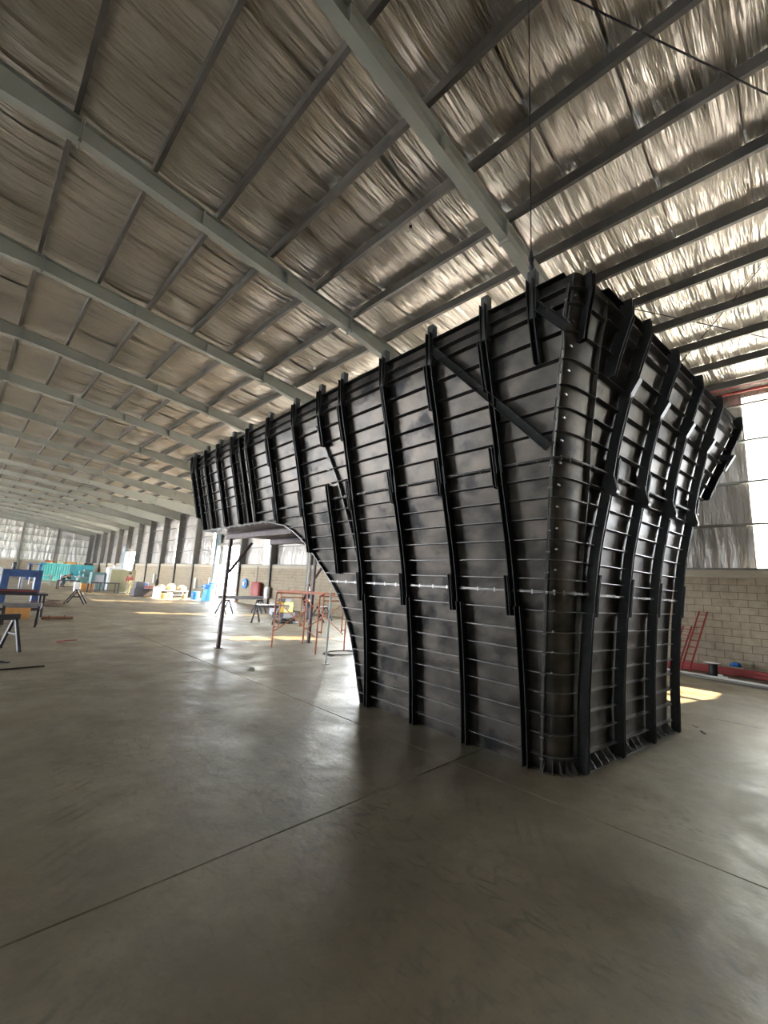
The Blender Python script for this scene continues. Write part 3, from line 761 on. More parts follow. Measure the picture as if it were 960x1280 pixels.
# stiffeners: flat bars lying across the sheets, one per bay
SZ = [.16, .38, .58, .80, 1.00, 1.22, 1.43, 1.65, 1.99, 2.19, 2.40, 2.61, 2.82, 3.02, 3.46, 3.68, 3.89, 4.12, 4.36, 4.60, 4.74]
ST = .007
def stiff_left(ya, yb, z, dep=.072, nm='stiffener', mat=None, th=ST):
    n = max(1, int((yb - ya) / .8)); ys = [ya + (yb - ya) * i / n for i in range(n + 1)]
    vs = []
    for y in ys: vs += [(lx(z, y), y, z - th / 2), (lx(z, y, dep), y, z - th / 2), (lx(z, y, dep), y, z + th / 2), (lx(z, y), y, z + th / 2)]
    fs = [(i*4+k, i*4+(k+1) % 4, (i+1)*4+(k+1) % 4, (i+1)*4+k) for i in range(n) for k in range(4)] + [(3, 2, 1, 0), (n*4, n*4+1, n*4+2, n*4+3)]
    return MB().add(vs, fs).build(nm, mat or M['stiff'], fw)
for z in SZ:
    eds = [yL(z) + .01] + [y for y in LY if y > yL(z) + .1 and y < ylim(z) - .12] + [ylim(z) - .01]
    for a, b in zip(eds, eds[1:]):
        ga = .0 if a == eds[0] else .036; gb = .0 if b == eds[-1] else .036
        stiff_left(a + ga, b - gb, z)
    eds = [xF(z) + .0] + [x for x in FX if x < xG(z) - .1] + [xG(z)]
    for a, b in zip(eds, eds[1:]):
        if b - a < .12: continue
        ga = 0 if a == eds[0] else .036; gb = 0 if b == eds[-1] else .036; a2, b2 = a + ga, b - gb
        vs = []
        for x in (a2, b2): vs += [(x, fy(z, x), z - ST/2), (x, fy(z, x, .072), z - ST/2), (x, fy(z, x, .072), z + ST/2), (x, fy(z, x), z + ST/2)]
        MB().add(vs, [(0, 1, 5, 4), (1, 2, 6, 5), (2, 3, 7, 6), (3, 0, 4, 7), (3, 2, 1, 0), (4, 5, 6, 7)]).build('stiffener', M['stiff'], fw)
    def ring(fn, dep, n=10):
        vs = []
        for i in range(n + 1):
            p, q = fn(z, i / n), fn(z, i / n, dep)
            for P_, dz in ((p[0], -ST/2), (q[0], -ST/2), (q[0], ST/2), (p[0], ST/2)): vs.append((P_.x, P_.y, P_.z + dz))
        return vs, [(i*4+k, i*4+(k+1) % 4, (i+1)*4+(k+1) % 4, (i+1)*4+k) for i in range(n) for k in range(4)] + [(3, 2, 1, 0), (n*4, n*4+1, n*4+2, n*4+3)]
    MB().add(*ring(corner_pt, .045)).build('stiffener', M['stiff'], fw)
    MB().add(*ring(far_corner, .06)).build('stiffener', M['stiff'], fw)
hid = MB()
for z in SZ:
    a, b = yR(z), ylim(z) - .01
    hid.add([(rx_(z, a), a, z), (rx_(z, a, .065), a, z), (rx_(z, b, .065), b, z), (rx_(z, b), b, z), (rx_(z, a), a, z + ST), (rx_(z, a, .065), a, z + ST), (rx_(z, b, .065), b, z + ST), (rx_(z, b), b, z + ST)],
            [(0, 1, 2, 3), (7, 6, 5, 4), (0, 4, 5, 1), (1, 5, 6, 2), (2, 6, 7, 3), (3, 7, 4, 0)])
tag(hid.build('far_side_stiffeners', M['stiff'], fw), kind='stuff')
# bolted seams, double flanges catching the light
bolts = MB()
def bolt(c, ax, r=.010, l=.024):
    c = Vector(c); a = Vector(ax); bolts.tube([c - a * l, c + a * l], r, 6)
for zc, ymax in ((Z1, 5.9), (Z2, 8.4)):
    for dz in (-.008, .006):
        stiff_left(yL(zc) + .01, min(ymax, ylim(zc) - .01), zc + dz, .082, 'seam_flange', M['seam'], .007)
        vs = []
        for x in (xF(zc), xG(zc)): vs += [(x, fy(zc, x), zc+dz-.0035), (x, fy(zc, x, .08), zc+dz-.0035), (x, fy(zc, x, .08), zc+dz+.0035), (x, fy(zc, x), zc+dz+.0035)]
        MB().add(vs, [(0, 1, 5, 4), (1, 2, 6, 5), (2, 3, 7, 6), (3, 0, 4, 7), (3, 2, 1, 0), (4, 5, 6, 7)]).build('seam_flange', M['seam'], fw)
        vs = []
        for i in range(11):
            p, q = corner_pt(zc, i/10)[0], corner_pt(zc, i/10, .07)[0]
            vs += [(p.x, p.y, zc+dz-.0035), (q.x, q.y, zc+dz-.0035), (q.x, q.y, zc+dz+.0035), (p.x, p.y, zc+dz+.0035)]
        MB().add(vs, [(i*4+k, i*4+(k+1) % 4, (i+1)*4+(k+1) % 4, (i+1)*4+k) for i in range(10) for k in range(4)] + [(3, 2, 1, 0), (40, 41, 42, 43)]).build('seam_flange', M['seam'], fw)
    y = yL(zc) + .15
    while y < min(ymax, ylim(zc)) - .1: bolt(Lp(y, zc, .055), (0, 0, 1)); y += .235
    x = xF(zc) + .12
    while x < xG(zc): bolt((x, fy(zc, x, .055), zc), (0, 0, 1)); x += .22
    for t in (.25, .5, .8): bolt(corner_pt(zc, t, .05)[0], (0, 0, 1))
def vseam(ptf, sidev, nm='seam_flange', mat=None, z0=0, z1=ZTOP - .12, dep=.05, out=None, w=.004):
    Z = zs(z0, z1, .15)
    MB().sweep([(-w, 0), (-w, dep), (w, dep), (w, 0)], [ptf(z) for z in Z], sidev, [out] * len(Z)).build(nm, mat or M['stiff'], fw)
vseam(lambda z: Lp(yL(z) + .008, z), (0, 1, 0), out=(-1, 0, 0), mat=M['seam']); vseam(lambda z: Lp(yL(z) - .008, z), (0, 1, 0), out=(-1, 0, 0))
vseam(lambda z: (xF(z), fy(z, xF(z)), z), (1, 0, 0), out=(0, -1, 0), mat=M['skin'], dep=.045, w=.003)
vseam(lambda z: Lp(SC(z), z), (0, 1, 0), out=(-1, 0, 0), z1=4.45, dep=.055, mat=M['seam'], w=.003); vseam(lambda z: Lp(SC(z) + .014, z), (0, 1, 0), out=(-1, 0, 0), z1=4.45, dep=.055)
vseam(lambda z: Lp(8.45, z), (0, 1, 0), out=(-1, 0, 0), z0=ZA, z1=4.8, dep=.06, mat=M['seam'], w=.003)
z = .12
while z < 4.7:
    bolt((lx(z, yL(z), .045), yL(z), z), (0, 1, 0), .010, .022); bolt((lx(z, SC(z), .035), SC(z), z), (0, 1, 0)) if z < 4.4 else None
    bolt((lx(z, yL(z) - .05, .004) + .02, yL(z) - .07, z + .03), (1, 0, 0), .010, .02); z += .215
for i in range(2, 24):
    y, zz = path[i]; bolt((lx(zz, y, .03), y, zz - .01), (0, .5, .5), .012, .03)
for i in range(14): bolt((lx(3, 8 + i * .26, .03), 8 + i * .26, 3.0), (0, 0, 1), .012, .03)
tag(bolts.build('bolts', M['bolt'], fw), kind='stuff')
# top rail and small fins along the foot
for a, b in ((1.45, 5.9), (5.9, 11.9)):
    stiff_left(a, b, 4.895, .07, 'top_rail', M['rib'], .012)
vs = []
for x in (xF(4.9), xG(4.9)): vs += [(x, fy(4.9, x), 4.889), (x, fy(4.9, x, .07), 4.889), (x, fy(4.9, x, .07), 4.901), (x, fy(4.9, x), 4.901)]
MB().add(vs, [(0, 1, 5, 4), (1, 2, 6, 5), (2, 3, 7, 6), (3, 0, 4, 7), (3, 2, 1, 0), (4, 5, 6, 7)]).build('top_rail', M['rib'], fw)
fins = MB(); x = xF(0) + .12
while x < xG(0) + .1:
    if min(abs(x - q) for q in FX) > .06:
        fins.prism([(x, fy(0, x), .0), (x, fy(0, x, .11), .0), (x, fy(0, x, .10), .015), (x, fy(0, x), .14)], (.007, 0, 0))
    x += .155
for i in range(5):
    p, n = corner_pt(0, .1 + i * .2); q = p - n * .09
    s_ = Vector((-n.y, n.x, 0)) * .007; fins.prism([(p.x, p.y, 0), (q.x, q.y, 0), (q.x, q.y, .015), (p.x, p.y, .13)], s_)
tag(fins.build('foot_fins', M['stiff'], fw), kind='stuff')
vs = []
for x in (xF(0), xG(0)): vs += [(x, fy(0, x), .0), (x, fy(0, x, .11), .0), (x, fy(0, x, .11), .008), (x, fy(0, x), .008)]
MB().add(vs, [(0, 1, 5, 4), (1, 2, 6, 5), (2, 3, 7, 6), (3, 0, 4, 7), (3, 2, 1, 0), (4, 5, 6, 7)]).build('foot_flange', M['stiff'], fw)

# ---- props and bearers under the arm
def bearer(x, y0, y1, z, label):
    b = MB(); b.span((x - .075, y0, z - .01), (x + .075, y1, z)).span((x - .006, y0, z - .14), (x + .006, y1, z)).span((x - .075, y0, z - .15), (x + .075, y1, z - .14))
    return solo_at(b, 'bearer_beam', M['prop'], (x, y0, z - .15), label, 'beam', 'bearer beams under the arm')
def solo_at(b, name, mat, base, label, cat, group=None):
    o = b.build(name, mat, None, off=base); o.location = base; return tag(o, label, cat, group)
bearer(5.12, 8.1, 11.3, 2.985, 'dark steel bearer beam nearest the camera side under the formwork arm')
bearer(6.45, 7.9, 11.3, 2.985, 'dark steel bearer beam in the middle under the formwork arm')
bearer(7.95, 7.9, 11.3, 2.985, 'dark steel bearer beam on the far side under the formwork arm')
def prop(x, y, label, pale=False):
    r = empty('steel_prop', (x, y, 0), 0, label, 'prop', 'steel props carrying the arm')
    MB().box((x, y, .006), (.16, .16, .012)).build('foot_plate', M['prop'], r)
    MB().box((x, y, 1.42), (.085, .085, 2.82)).build('post', M['prop'], r, bevel=.004)
    MB().box((x, y, 2.829), (.16, .2, .012)).build('head_plate', M['prop'], r)
    MB().bar((x + .05, y, 1.95), (x + .62, y, 2.80), .06, .06).build('knee_brace', M['prop'], r)
    return r
prop(5.12, 11.02, 'brown steel prop with knee brace holding up the free end of the arm'); prop(7.95, 11.02, 'brown steel prop behind the orange scaffold holding the far side of the arm')
MB_ = MB().tube([(0, 0, 0), (0, 0, 2.84)], .032, 8).box((0, 0, .008), (.14, .14, .016))
solo(MB_, 'prop_tube', M['white'], (8.12, 11.55, 0), 'pale galvanised tube prop standing behind the brown prop in the scaffold', 'prop')
b = MB().tube([(0, 0, 0), (0, 0, 1.60)], .024, 8).box((0, 0, .006), (.12, .12, .012)).tube([(-.05, 0, 1.2), (.05, 0, 1.2)], .014, 6)
solo(b, 'prop_tube', M['white'], (6.29, 7.99, 0), 'pale grey tube prop standing alone right of the scaffold, near the arch', 'prop')

# ---- orange scaffold frames
def scaffold_frame(p, q, label):
    p, q = Vector((*p, 0)), Vector((*q, 0)); r = empty('scaffold_frame', p, 0, label, 'scaffold', 'orange scaffold frames'); d = (q - p); L_ = d.length; d.normalize(); H_ = 1.47
    Z = Vector((0, 0, 1)); R = .021
    for s0, s1, nm in ((p, 1, 'outer_leg'), (q, -1, 'outer_leg')):
        MB().tube([s0, s0 + Z * H_], R, 8).build(nm, M['orange'], r, smooth=True)
        i = s0 + d * .17 * s1
        MB().tube([i + Z * .50, i + Z * (H_ - .02)], R * .8, 8).build('inner_leg', M['orange'], r, smooth=True)
        for z in (.55, .86, 1.17): MB().tube([s0 + Z * z, i + Z * z], R * .7, 6).build('rung', M['orange'], r)
    MB().tube([p + Z * H_, q + Z * H_], R, 8).build('top_bar', M['orange'], r)
    MB().tube([p + d * .17 + Z * (H_ - .12), q - d * .17 + Z * (H_ - .12)], R * .8, 8).build('cross_bar', M['orange'], r)
    return r
scaffold_frame((6.45, 10.63), (7.60, 10.83), 'orange scaffold frame further from camera, left half under the arm')
scaffold_frame((6.85, 9.16), (8.02, 9.42), 'orange scaffold frame nearer to the arch foot, right half')
def xbrace(a, b, c, d, label):
    o = MB().tube([Vector(a), Vector(b)], .013, 6).tube([Vector(c) + Vector((.0, .03, 0)), Vector(d) + Vector((.0, .03, 0))], .013, 6)
    o.v = [tuple(Vector(v) - Vector(a)) for v in o.v]
    return solo(o, 'cross_brace', M['orange'], a, label, 'brace', 'scaffold cross braces')
xbrace((6.43, 10.60, .42), (6.83, 9.18, 1.30), (6.43, 10.60, 1.30), (6.83, 9.18, .42), 'thin crossed rods tying the left legs of both orange scaffold frames')
xbrace((7.58, 10.80, .42), (8.0, 9.44, 1.30), (7.58, 10.80, 1.30), (8.0, 9.44, .42), 'thin crossed rods tying the right legs of both orange scaffold frames')
solo(MB().box((0, 0, 0), (.10, 1.62, .05)).box((.55, .02, .01), (.09, 1.55, .05)), 'ledger_rails', M['orange'], (6.75, 9.93, 1.52), 'faded orange rails laid along the tops of the scaffold frames', 'rail').rotation_euler = (0, 0, .27)
# hose and cable coil on the floor
pts = [(7.6 + .42 * math.cos(t) * (1 + .04 * t), 9.0 + .30 * math.sin(t), .02) for t in [i * .35 for i in range(36)]] + [(8.3, 8.6, .015), (7.9, 7.9, .015), (7.6, 7.0, .015)]
solo(MB().tube([(a - 7.6, b - 9.0, c) for a, b, c in pts], .012, 6), 'cable_coil', M['rubber'], (7.6, 9.0, 0), 'loose coil of black cable on the floor beside the scaffold', 'cable')
# hoist rope
hr = empty('hoist_rope', (3.72, 1.80, 5.12), 0, 'thin rope hanging plumb from a roof purlin to the top of the formwork', 'rope')
MB().tube([(3.72, 1.80, 5.20), (3.80, 1.86, 9.18)], .007, 6).build('rope', M['dark'], hr)
MB().tube([(3.72, 1.80, 5.12 + .05 * i) for i in range(6)], [.012, .03, .02, .032, .02, .01], 8).build('chain_hook', M['dark'], hr)
# lamp globe under a purlin
gl = empty('lamp', (5.40, 5.19, 8.98), 0, 'small round white lamp globe fixed under a roof purlin', 'lamp')
MB().lathe((5.40, 5.19, 8.90), [(.01, 0), (.045, .015), (.06, .05), (.045, .09), (.03, .10)], 14).build('globe', M['globe'], gl, smooth=True)
MB().tube([(5.40, 5.19, 9.0), (5.40, 5.19, 9.08)], .03, 8).build('lamp_holder', M['dark'], gl)

# ================================================================== THINGS IN THE HALL
# ---- sawhorses
def sawhorse(base, rz, length, H_, label, top=None, beam=(.09, .09), spread=.34, group='black steel sawhorses', ends=2):
    r = empty('sawhorse', base, rz, label, 'sawhorse', group)
    sub(MB().box((0, 0, H_), (length, beam[0], beam[1])), 'top_beam', top or M['dark'], r, bevel=.005)
    for sx in ((-1, 1) if ends == 2 else (1,)):
        x = sx * (length / 2 - .07)
        for sy in (-1, 1):
            sub(MB().bar((x, sy * .03, H_ - .03), (x, sy * spread, .035), .055, .055, up=(1, 0, 0)).box((x, sy * spread, .02), (.06, .07, .04)), 'leg', M['dark'], r)
        sub(MB().bar((x, -spread * .45, H_ * .5), (x, spread * .45, H_ * .5), .03, .03), 'spreader', M['dark'], r)
    return r
sawhorse((.72, 12.25, 0), .35, .95, .70, 'dark heavy sawhorse nearest the camera at the left edge', beam=(.11, .12), spread=.38)
sawhorse((1.62, 17.1, 0), -.15, .95, .62, 'sawhorse topped by a pale grey steel channel, behind the nearest one', top=M['lightst'], beam=(.12, .14), spread=.36)
sawhorse((4.72, 27.4, 0), 1.2, .75, .72, 'small sawhorse standing alone in the open floor on the left', spread=.42)
sawhorse((9.62, 16.5, 0), -1.0, 1.1, .70, 'black sawhorse right of the long trestle, left of the orange scaffold', spread=.33)
sawhorse((10.0, 21.3, 0), .5, .7, .66, 'black sawhorse under the left end of the long black beam', spread=.30)
sawhorse((12.1, 21.6, 0), .5, .6, .66, 'black sawhorse under the right end of the long black beam', spread=.30)
sawhorse((12.9, 17.0, 0), .6, 1.4, .68, 'black sawhorse seen through the scaffold beside the arch', spread=.36)
solo(MB().box((0, 0, 0), (2.6, .22, .14)).box((0, 0, .09), (2.6, .30, .03)), 'steel_beam', M['dark'], (10.9, 21.4, .795), 'long black steel beam lying on two sawhorses left of the scaffold', 'beam', rz=.12)
solo(MB().box((0, 0, 0), (1.3, .9, .03)), 'steel_plate', M['lightst'], (9.75, 16.3, .765), 'thin pale steel plate lying on the sawhorse left of the scaffold', 'plate', rz=-.3)
solo(MB().box((0, 0, 0), (.62, .5, .62)).box((.08, 0, .38), (.4, .4, .14)).tube([(-.2, -.26, .1), (.2, -.26, .1)], .03), 'machine_block', M['lightst'], (12.5, 20.4, .31), 'pale blue grey machine housing beside the long black beam', 'machine', rz=.2)
# ---- floor clutter, left
solo(MB().bar((0, 0, .012), (1.3, .1, .012), .022, .022), 'steel_rod', M['dark'], (.15, 10.05, 0), 'thin dark rod lying on the floor at the left edge', 'rod')
solo(MB().bar((0, 0, .012), (.45, -.35, .012), .05, .022).bar((.1, .1, .03), (.35, -.3, .03), .04, .02), 'steel_offcut', M['dark'], (.55, 11.1, 0), 'short dark steel offcut on the floor by the nearest sawhorse', 'offcut')
rb = empty('rolled_bar_bundle', (2.85, 19.15, 0), 0, 'rust brown bundle of twisted bars lying on the floor, left', 'bundle')
for i in range(5):
    pts = [(-.45 + .9 * t / 14, -.06 + .03 * i + .035 * math.sin(t * 1.1 + i), .05 + .035 * math.cos(t * 1.1 + i * 1.3)) for t in range(15)]
    sub(MB().tube(pts, .022, 6), 'twisted_bar', M['rust'], rb)
for x in (-.25, .2): sub(MB().tube([(x, .11 * math.cos(a * .7), .06 + .075 * math.sin(a * .7)) for a in range(10)], .008, 5), 'tie_wire', M['dark'], rb)
solo(MB().tube([(0, 0, .012), (.2, .15, .015), (.45, .2, .012)], .012, 6).tube([(0, 0, .012), (.1, -.12, .012)], .012, 6), 'bent_rod', M['red'], (2.05, 13.3, 0), 'small bent red rod lying on the open floor, left', 'rod')
solo(MB().add([(0, 0, .004), (.22, .03, .03), (.25, .2, .006), (.05, .22, .035), (.12, .1, .05)], [(0, 1, 4), (1, 2, 4), (2, 3, 4), (3, 0, 4)]), 'crumpled_sheet', M['cloth_white'], (4.45, 8.15, 0), 'small crumpled white scrap on the floor left of the arch', 'scrap')
# scrap pile
sp = empty('scrap_pile', (3.35, 25.6, 0), 0, 'low pile of dark steel strips and bars behind the workbench', 'pile')
for i in range(22):
    a = random.uniform(-.5, .5); L_ = random.uniform(.6, 1.3); x, y, z = random.uniform(-.3, .5), random.uniform(-.4, .4), .03 + .012 * i
    sub(MB().bar((x - L_/2*math.cos(a), y - L_/2*math.sin(a), z), (x + L_/2*math.cos(a), y + L_/2*math.sin(a), z + random.uniform(-.02, .04)), .06, .015), 'steel_strip', random.choice([M['dark'], M['rust'], M['purlin']]), sp)
# ---- workbench with plates, left
wb = empty('workbench', (1.45, 20.3, 0), .04, 'black steel workbench at the left edge carrying plates', 'bench')
sub(MB().box((0, 0, .80), (2.2, .8, .07)), 'bench_top', M['dark'], wb, bevel=.006)
for sx in (-1, 1):
    for sy in (-1, 1): sub(MB().box((sx * 1.0, sy * .33, .385), (.07, .07, .77)), 'leg', M['dark'], wb)
for sy in (-1, 1): sub(MB().box((0, sy * .33, .25), (1.95, .05, .05)), 'rail', M['dark'], wb)
for i, (w_, d_) in enumerate(((1.7, .6), (1.6, .55), (1.65, .6), (1.5, .5))):
    o = solo(MB().box((0, 0, 0), (w_, d_, .028)), 'steel_plate', M['red'] if i == 2 else M['dark'], (1.40 + .03 * i, 20.3, .85 + .032 * i), ['lowest dark plate of the stack on the workbench', 'second dark plate of the stack on the workbench', 'red oxide plate in the stack on the workbench', 'top dark plate of the stack on the workbench'][i], 'plate', 'plates stacked on the workbench', rz=.02 * i)
solo(MB().box((0, 0, 0), (.62, .5, .40)).box((0, -.26, .0), (.66, .02, .42)).box((.0, -.275, .1), (.66, .01, .05)), 'wooden_crate', M['ply'], (1.75, 19.6, .2), 'orange plywood crate standing on the floor under the workbench', 'crate')
# ---- blue portal machine behind the bench
bp = empty('plate_press', (2.35, 27.2, 0), .03, 'blue portal shaped plate press with white control cabinet, left background', 'machine')
for sx in (-1, 1): sub(MB().box((sx * .62, 0, .78), (.26, .5, 1.56)), 'side_frame', M['blue'], bp, bevel=.015)
sub(MB().box((0, 0, 1.45), (1.5, .5, .34)), 'crossbeam', M['blue'], bp, bevel=.015)
sub(MB().box((0, -.05, .55), (1.05, .4, .26)), 'press_bed', M['lightst'], bp)
sub(MB().lathe((0, 0, .72), [(.07, 0), (.07, .58)], 12), 'ram', M['lightst'], bp)
sub(MB().lathe((-.35, 0, 1.62), [(.1, 0), (.1, .28), (.06, .34)], 12), 'motor', M['dark'], bp)
sub(MB().lathe((.25, 0, 1.62), [(.09, 0), (.09, .22), (.05, .27)], 12), 'motor', M['dark'], bp)
cc = empty('control_cabinet', (1.30, 27.0, 0), 0, 'white upright control cabinet left of the blue press', 'cabinet')
sub(MB().box((0, 0, .85), (.5, .45, 1.7)), 'body', M['white'], cc, bevel=.02)
sub(MB().box((0, -.235, .9), (.42, .02, 1.4)), 'door', M['white'], cc); sub(MB().box((.0, -.25, 1.35), (.3, .015, .25)), 'panel', M['dark'], cc)
solo(MB().box((0, 0, .35), (.5, .5, .7)), 'oil_drum_box', M['cloth_red'], (.75, 26.6, 0), 'faded red low box left of the white cabinet', 'box')
# ---- turquoise container with goods on top
ct = empty('shipping_container', (11.4, 76.8, 0), 0, 'turquoise corrugated shipping container by the end wall', 'container')
b = MB(); n = 44
for i in range(n):
    x0 = -3.1 + 6.2 * i / n; x1 = -3.1 + 6.2 * (i + 1) / n; d = .0 if i % 2 else .07
    b.span((x0, -1.2 + d, .12), (x1, -1.14 + d, 2.28))
b.span((-3.1, -1.12, .12), (3.1, 1.2, 2.28)); sub(b, 'body', M['turq'], ct)
sub(MB().span((-3.15, -1.24, 2.26), (3.15, -1.10, 2.40)), 'top_rail', M['turq'], ct); sub(MB().span((-3.15, -1.24, 0), (3.15, -1.10, .14)), 'bottom_rail', M['turq'], ct)
for sx in (-1, 1): sub(MB().box((sx * 3.12, -1.18, 1.2), (.14, .14, 2.4)), 'corner_post', M['turq'], ct)
bl = empty('storage_rack', (7.55, 74.2, 0), 0, 'blue upright rack left of the turquoise container', 'rack')
for x in (-.6, .6): sub(MB().box((x, 0, 1.1), (.3, .3, 2.2)), 'post', M['blue'], bl)
for z in (.3, 1.2, 2.1): sub(MB().box((0, 0, z), (1.2, .6, .08)), 'shelf', M['blue'], bl)
for i, (x, w_, h_, mt, lb) in enumerate(((-2.2, .9, .35, 'rust', 'rusty brown crate on the left end of the container roof'), (-.9, .7, .45, 'sack', 'beige sack heap on the container roof, left of middle'), (.3, 1.1, .3, 'ply', 'low wooden crate on the middle of the container roof'), (1.5, .8, .42, 'sack', 'beige bag on the container roof, right of middle'), (2.5, .9, .28, 'dark', 'dark box on the right end of the container roof'))):
    bx = empty('roof_load', (11.4 + x, 76.6, 2.40), .1 * i, lb, 'load')
    sub(MB().box((0, 0, h_ / 2), (w_, .8, h_)), 'body', M[mt], bx, bevel=.06); sub(MB().box((0, 0, h_ + .02), (w_ * .8, .6, .05)), 'lid', M[mt], bx)
# racks of pale bars in front of the container
for i, (x, y) in enumerate(((6.3, 56.0), (9.4, 60.0))):
    rk = empty('bar_rack', (x, y, 0), .0, ['low rack of pale steel bars in front of the blue rack', 'low rack of pale steel bars in front of the container'][i], 'rack')
    for z in (.25, .6, .95): sub(MB().box((0, 0, z), (1.8, .7, .06)), 'shelf', M['lightst'], rk)
    for sx in (-.85, 0, .85): sub(MB().box((sx, 0, .55), (.06, .6, 1.1)), 'upright', M['lightst'], rk)

# ---- people: one continuous skinned body each, clothes and hair as children
def person(base, rz, pose, label, top, legs, H_=1.72):
    r = empty('person', base, rz, label, 'person')
    k = H_ / 1.72
    J = pose
    vs = []; rad = []; ed = []
    def v(p, rr): vs.append(Vector(p) * k); rad.append(rr * k); return len(vs) - 1
    def chain(a, pts):
        for p, rr in pts:
            i = v(p, rr); ed.append((a, i)); a = i
        return a
    pel = v(J['pel'], .135)
    waist = chain(pel, [(J['waist'], .125)]); ch = chain(waist, [(J['chest'], .155)])
    nk = chain(ch, [(J['neck'], .062)]); hd = chain(nk, [(J['head'], .095), (J['crown'], .088)])
    for s_ in ('L', 'R'):
        a = chain(ch, [(J['sh' + s_], .068), (J['el' + s_], .046), (J['wr' + s_], .034), (J['ha' + s_], .040)])
        chain(pel, [(J['hip' + s_], .098), (J['kn' + s_], .064), (J['an' + s_], .045), (J['to' + s_], .042)])
    me = bpy.data.meshes.new('body'); me.from_pydata(vs, ed, []); me.materials.append(M['skinp'])
    me.materials.append(M[top]); me.materials.append(M[legs])
    o = bpy.data.objects.new('body', me); COL.objects.link(o); o.parent = r
    md = o.modifiers.new('skin', 'SKIN'); sv = me.skin_vertices[0].data
    for i, rr in enumerate(rad): sv[i].radius = (rr, rr)
    sv[0].use_root = True
    sb = o.modifiers.new('sub', 'SUBSURF'); sb.levels = 1; sb.render_levels = 1
    # clothing: slightly larger skinned shells
    def shell(nm, mat, idx, grow):
        P_ = [(Vector(J[a]) * k, q * k + grow) for a, q in idx['pts']]
        m2 = bpy.data.meshes.new(nm); m2.from_pydata([p for p, _ in P_], idx['ed'], []); m2.materials.append(mat)
        o2 = bpy.data.objects.new(nm, m2); COL.objects.link(o2); o2.parent = r; o2.modifiers.new('skin', 'SKIN')
        for i, (_, q) in enumerate(P_): m2.skin_vertices[0].data[i].radius = (q, q)
        m2.skin_vertices[0].data[0].use_root = True
        s2 = o2.modifiers.new('sub', 'SUBSURF'); s2.levels = 1; s2.render_levels = 1
    shell('shirt', M[top], dict(pts=[('chest', .155), ('waist', .125), ('pel', .12), ('shL', .068), ('elL', .05), ('wrL', .038), ('shR', .068), ('elR', .05), ('wrR', .038)], ed=[(0, 1), (1, 2), (0, 3), (3, 4), (4, 5), (0, 6), (6, 7), (7, 8)]), .018)
    shell('trousers', M[legs], dict(pts=[('pel', .135), ('hipL', .098), ('knL', .066), ('anL', .052), ('hipR', .098), ('knR', .066), ('anR', .052)], ed=[(0, 1), (1, 2), (2, 3), (0, 4), (4, 5), (5, 6)]), .015)
    hc = Vector(J['crown']) * k; hh = Vector(J['head']) * k; dv = (hc - hh).normalized()
    sub(MB().lathe((0, 0, 0), [(.02, .085 * k), (.075 * k, .06 * k), (.105 * k, .0), (.10 * k, -.05 * k)], 12), 'hair', M['hair'], r).location = hc + dv * .02
    for s_ in ('L', 'R'):
        t = Vector(J['to' + s_]) * k; a = Vector(J['an' + s_]) * k
        sub(MB().bar((a.x, a.y, .05), (t.x, t.y, .045), .10, .09), 'shoe', M['rubber'], r, bevel=.02)
    return r
stand = dict(pel=(0, 0, .93), waist=(0, 0, 1.08), chest=(0, .01, 1.30), neck=(0, .03, 1.47), head=(0, .05, 1.57), crown=(0, .05, 1.65),
             shL=(.19, 0, 1.40), elL=(.23, .05, 1.13), wrL=(.20, .22, .98), haL=(.18, .30, .96), shR=(-.19, 0, 1.40), elR=(-.24, .04, 1.13), wrR=(-.20, .20, 1.0), haR=(-.18, .28, .99),
             hipL=(.09, 0, .86), knL=(.11, .03, .48), anL=(.12, -.02, .08), toL=(.13, .13, .05), hipR=(-.09, 0, .86), knR=(-.11, .0, .48), anR=(-.13, -.05, .08), toR=(-.14, .10, .05))
bend = dict(pel=(0, -.12, .88), waist=(0, -.02, 1.0), chest=(0, .22, 1.12), neck=(0, .38, 1.18), head=(0, .48, 1.20), crown=(0, .56, 1.22),
            shL=(.19, .28, 1.12), elL=(.23, .36, .86), wrL=(.15, .50, .72), haL=(.12, .57, .68), shR=(-.19, .28, 1.12), elR=(-.23, .38, .86), wrR=(-.15, .52, .74), haR=(-.12, .59, .70),
            hipL=(.09, -.1, .82), knL=(.12, .04, .46), anL=(.12, -.10, .08), toL=(.13, .06, .05), hipR=(-.09, -.1, .82), knR=(-.13, .0, .46), anR=(-.16, -.16, .08), toR=(-.17, 0, .05))
person((7.80, 52.6, 0), -1.3, bend, 'person in dark clothes bending over work in front of the turquoise container', 'cloth_dark', 'cloth_dark')
person((9.55, 53.4, 0), -1.0, bend, 'person in dark clothes stooping right of the other bending worker', 'cloth_dark', 'cloth_dark')
person((10.35, 40.1, 0), 2.6, stand, 'person in faded red shirt and khaki trousers standing by the olive sheet', 'cloth_red', 'cloth_tan')
person((11.75, 16.6, 0), .6, stand, 'person in dark clothes standing behind the orange scaffold', 'cloth_dark', 'cloth_dark')

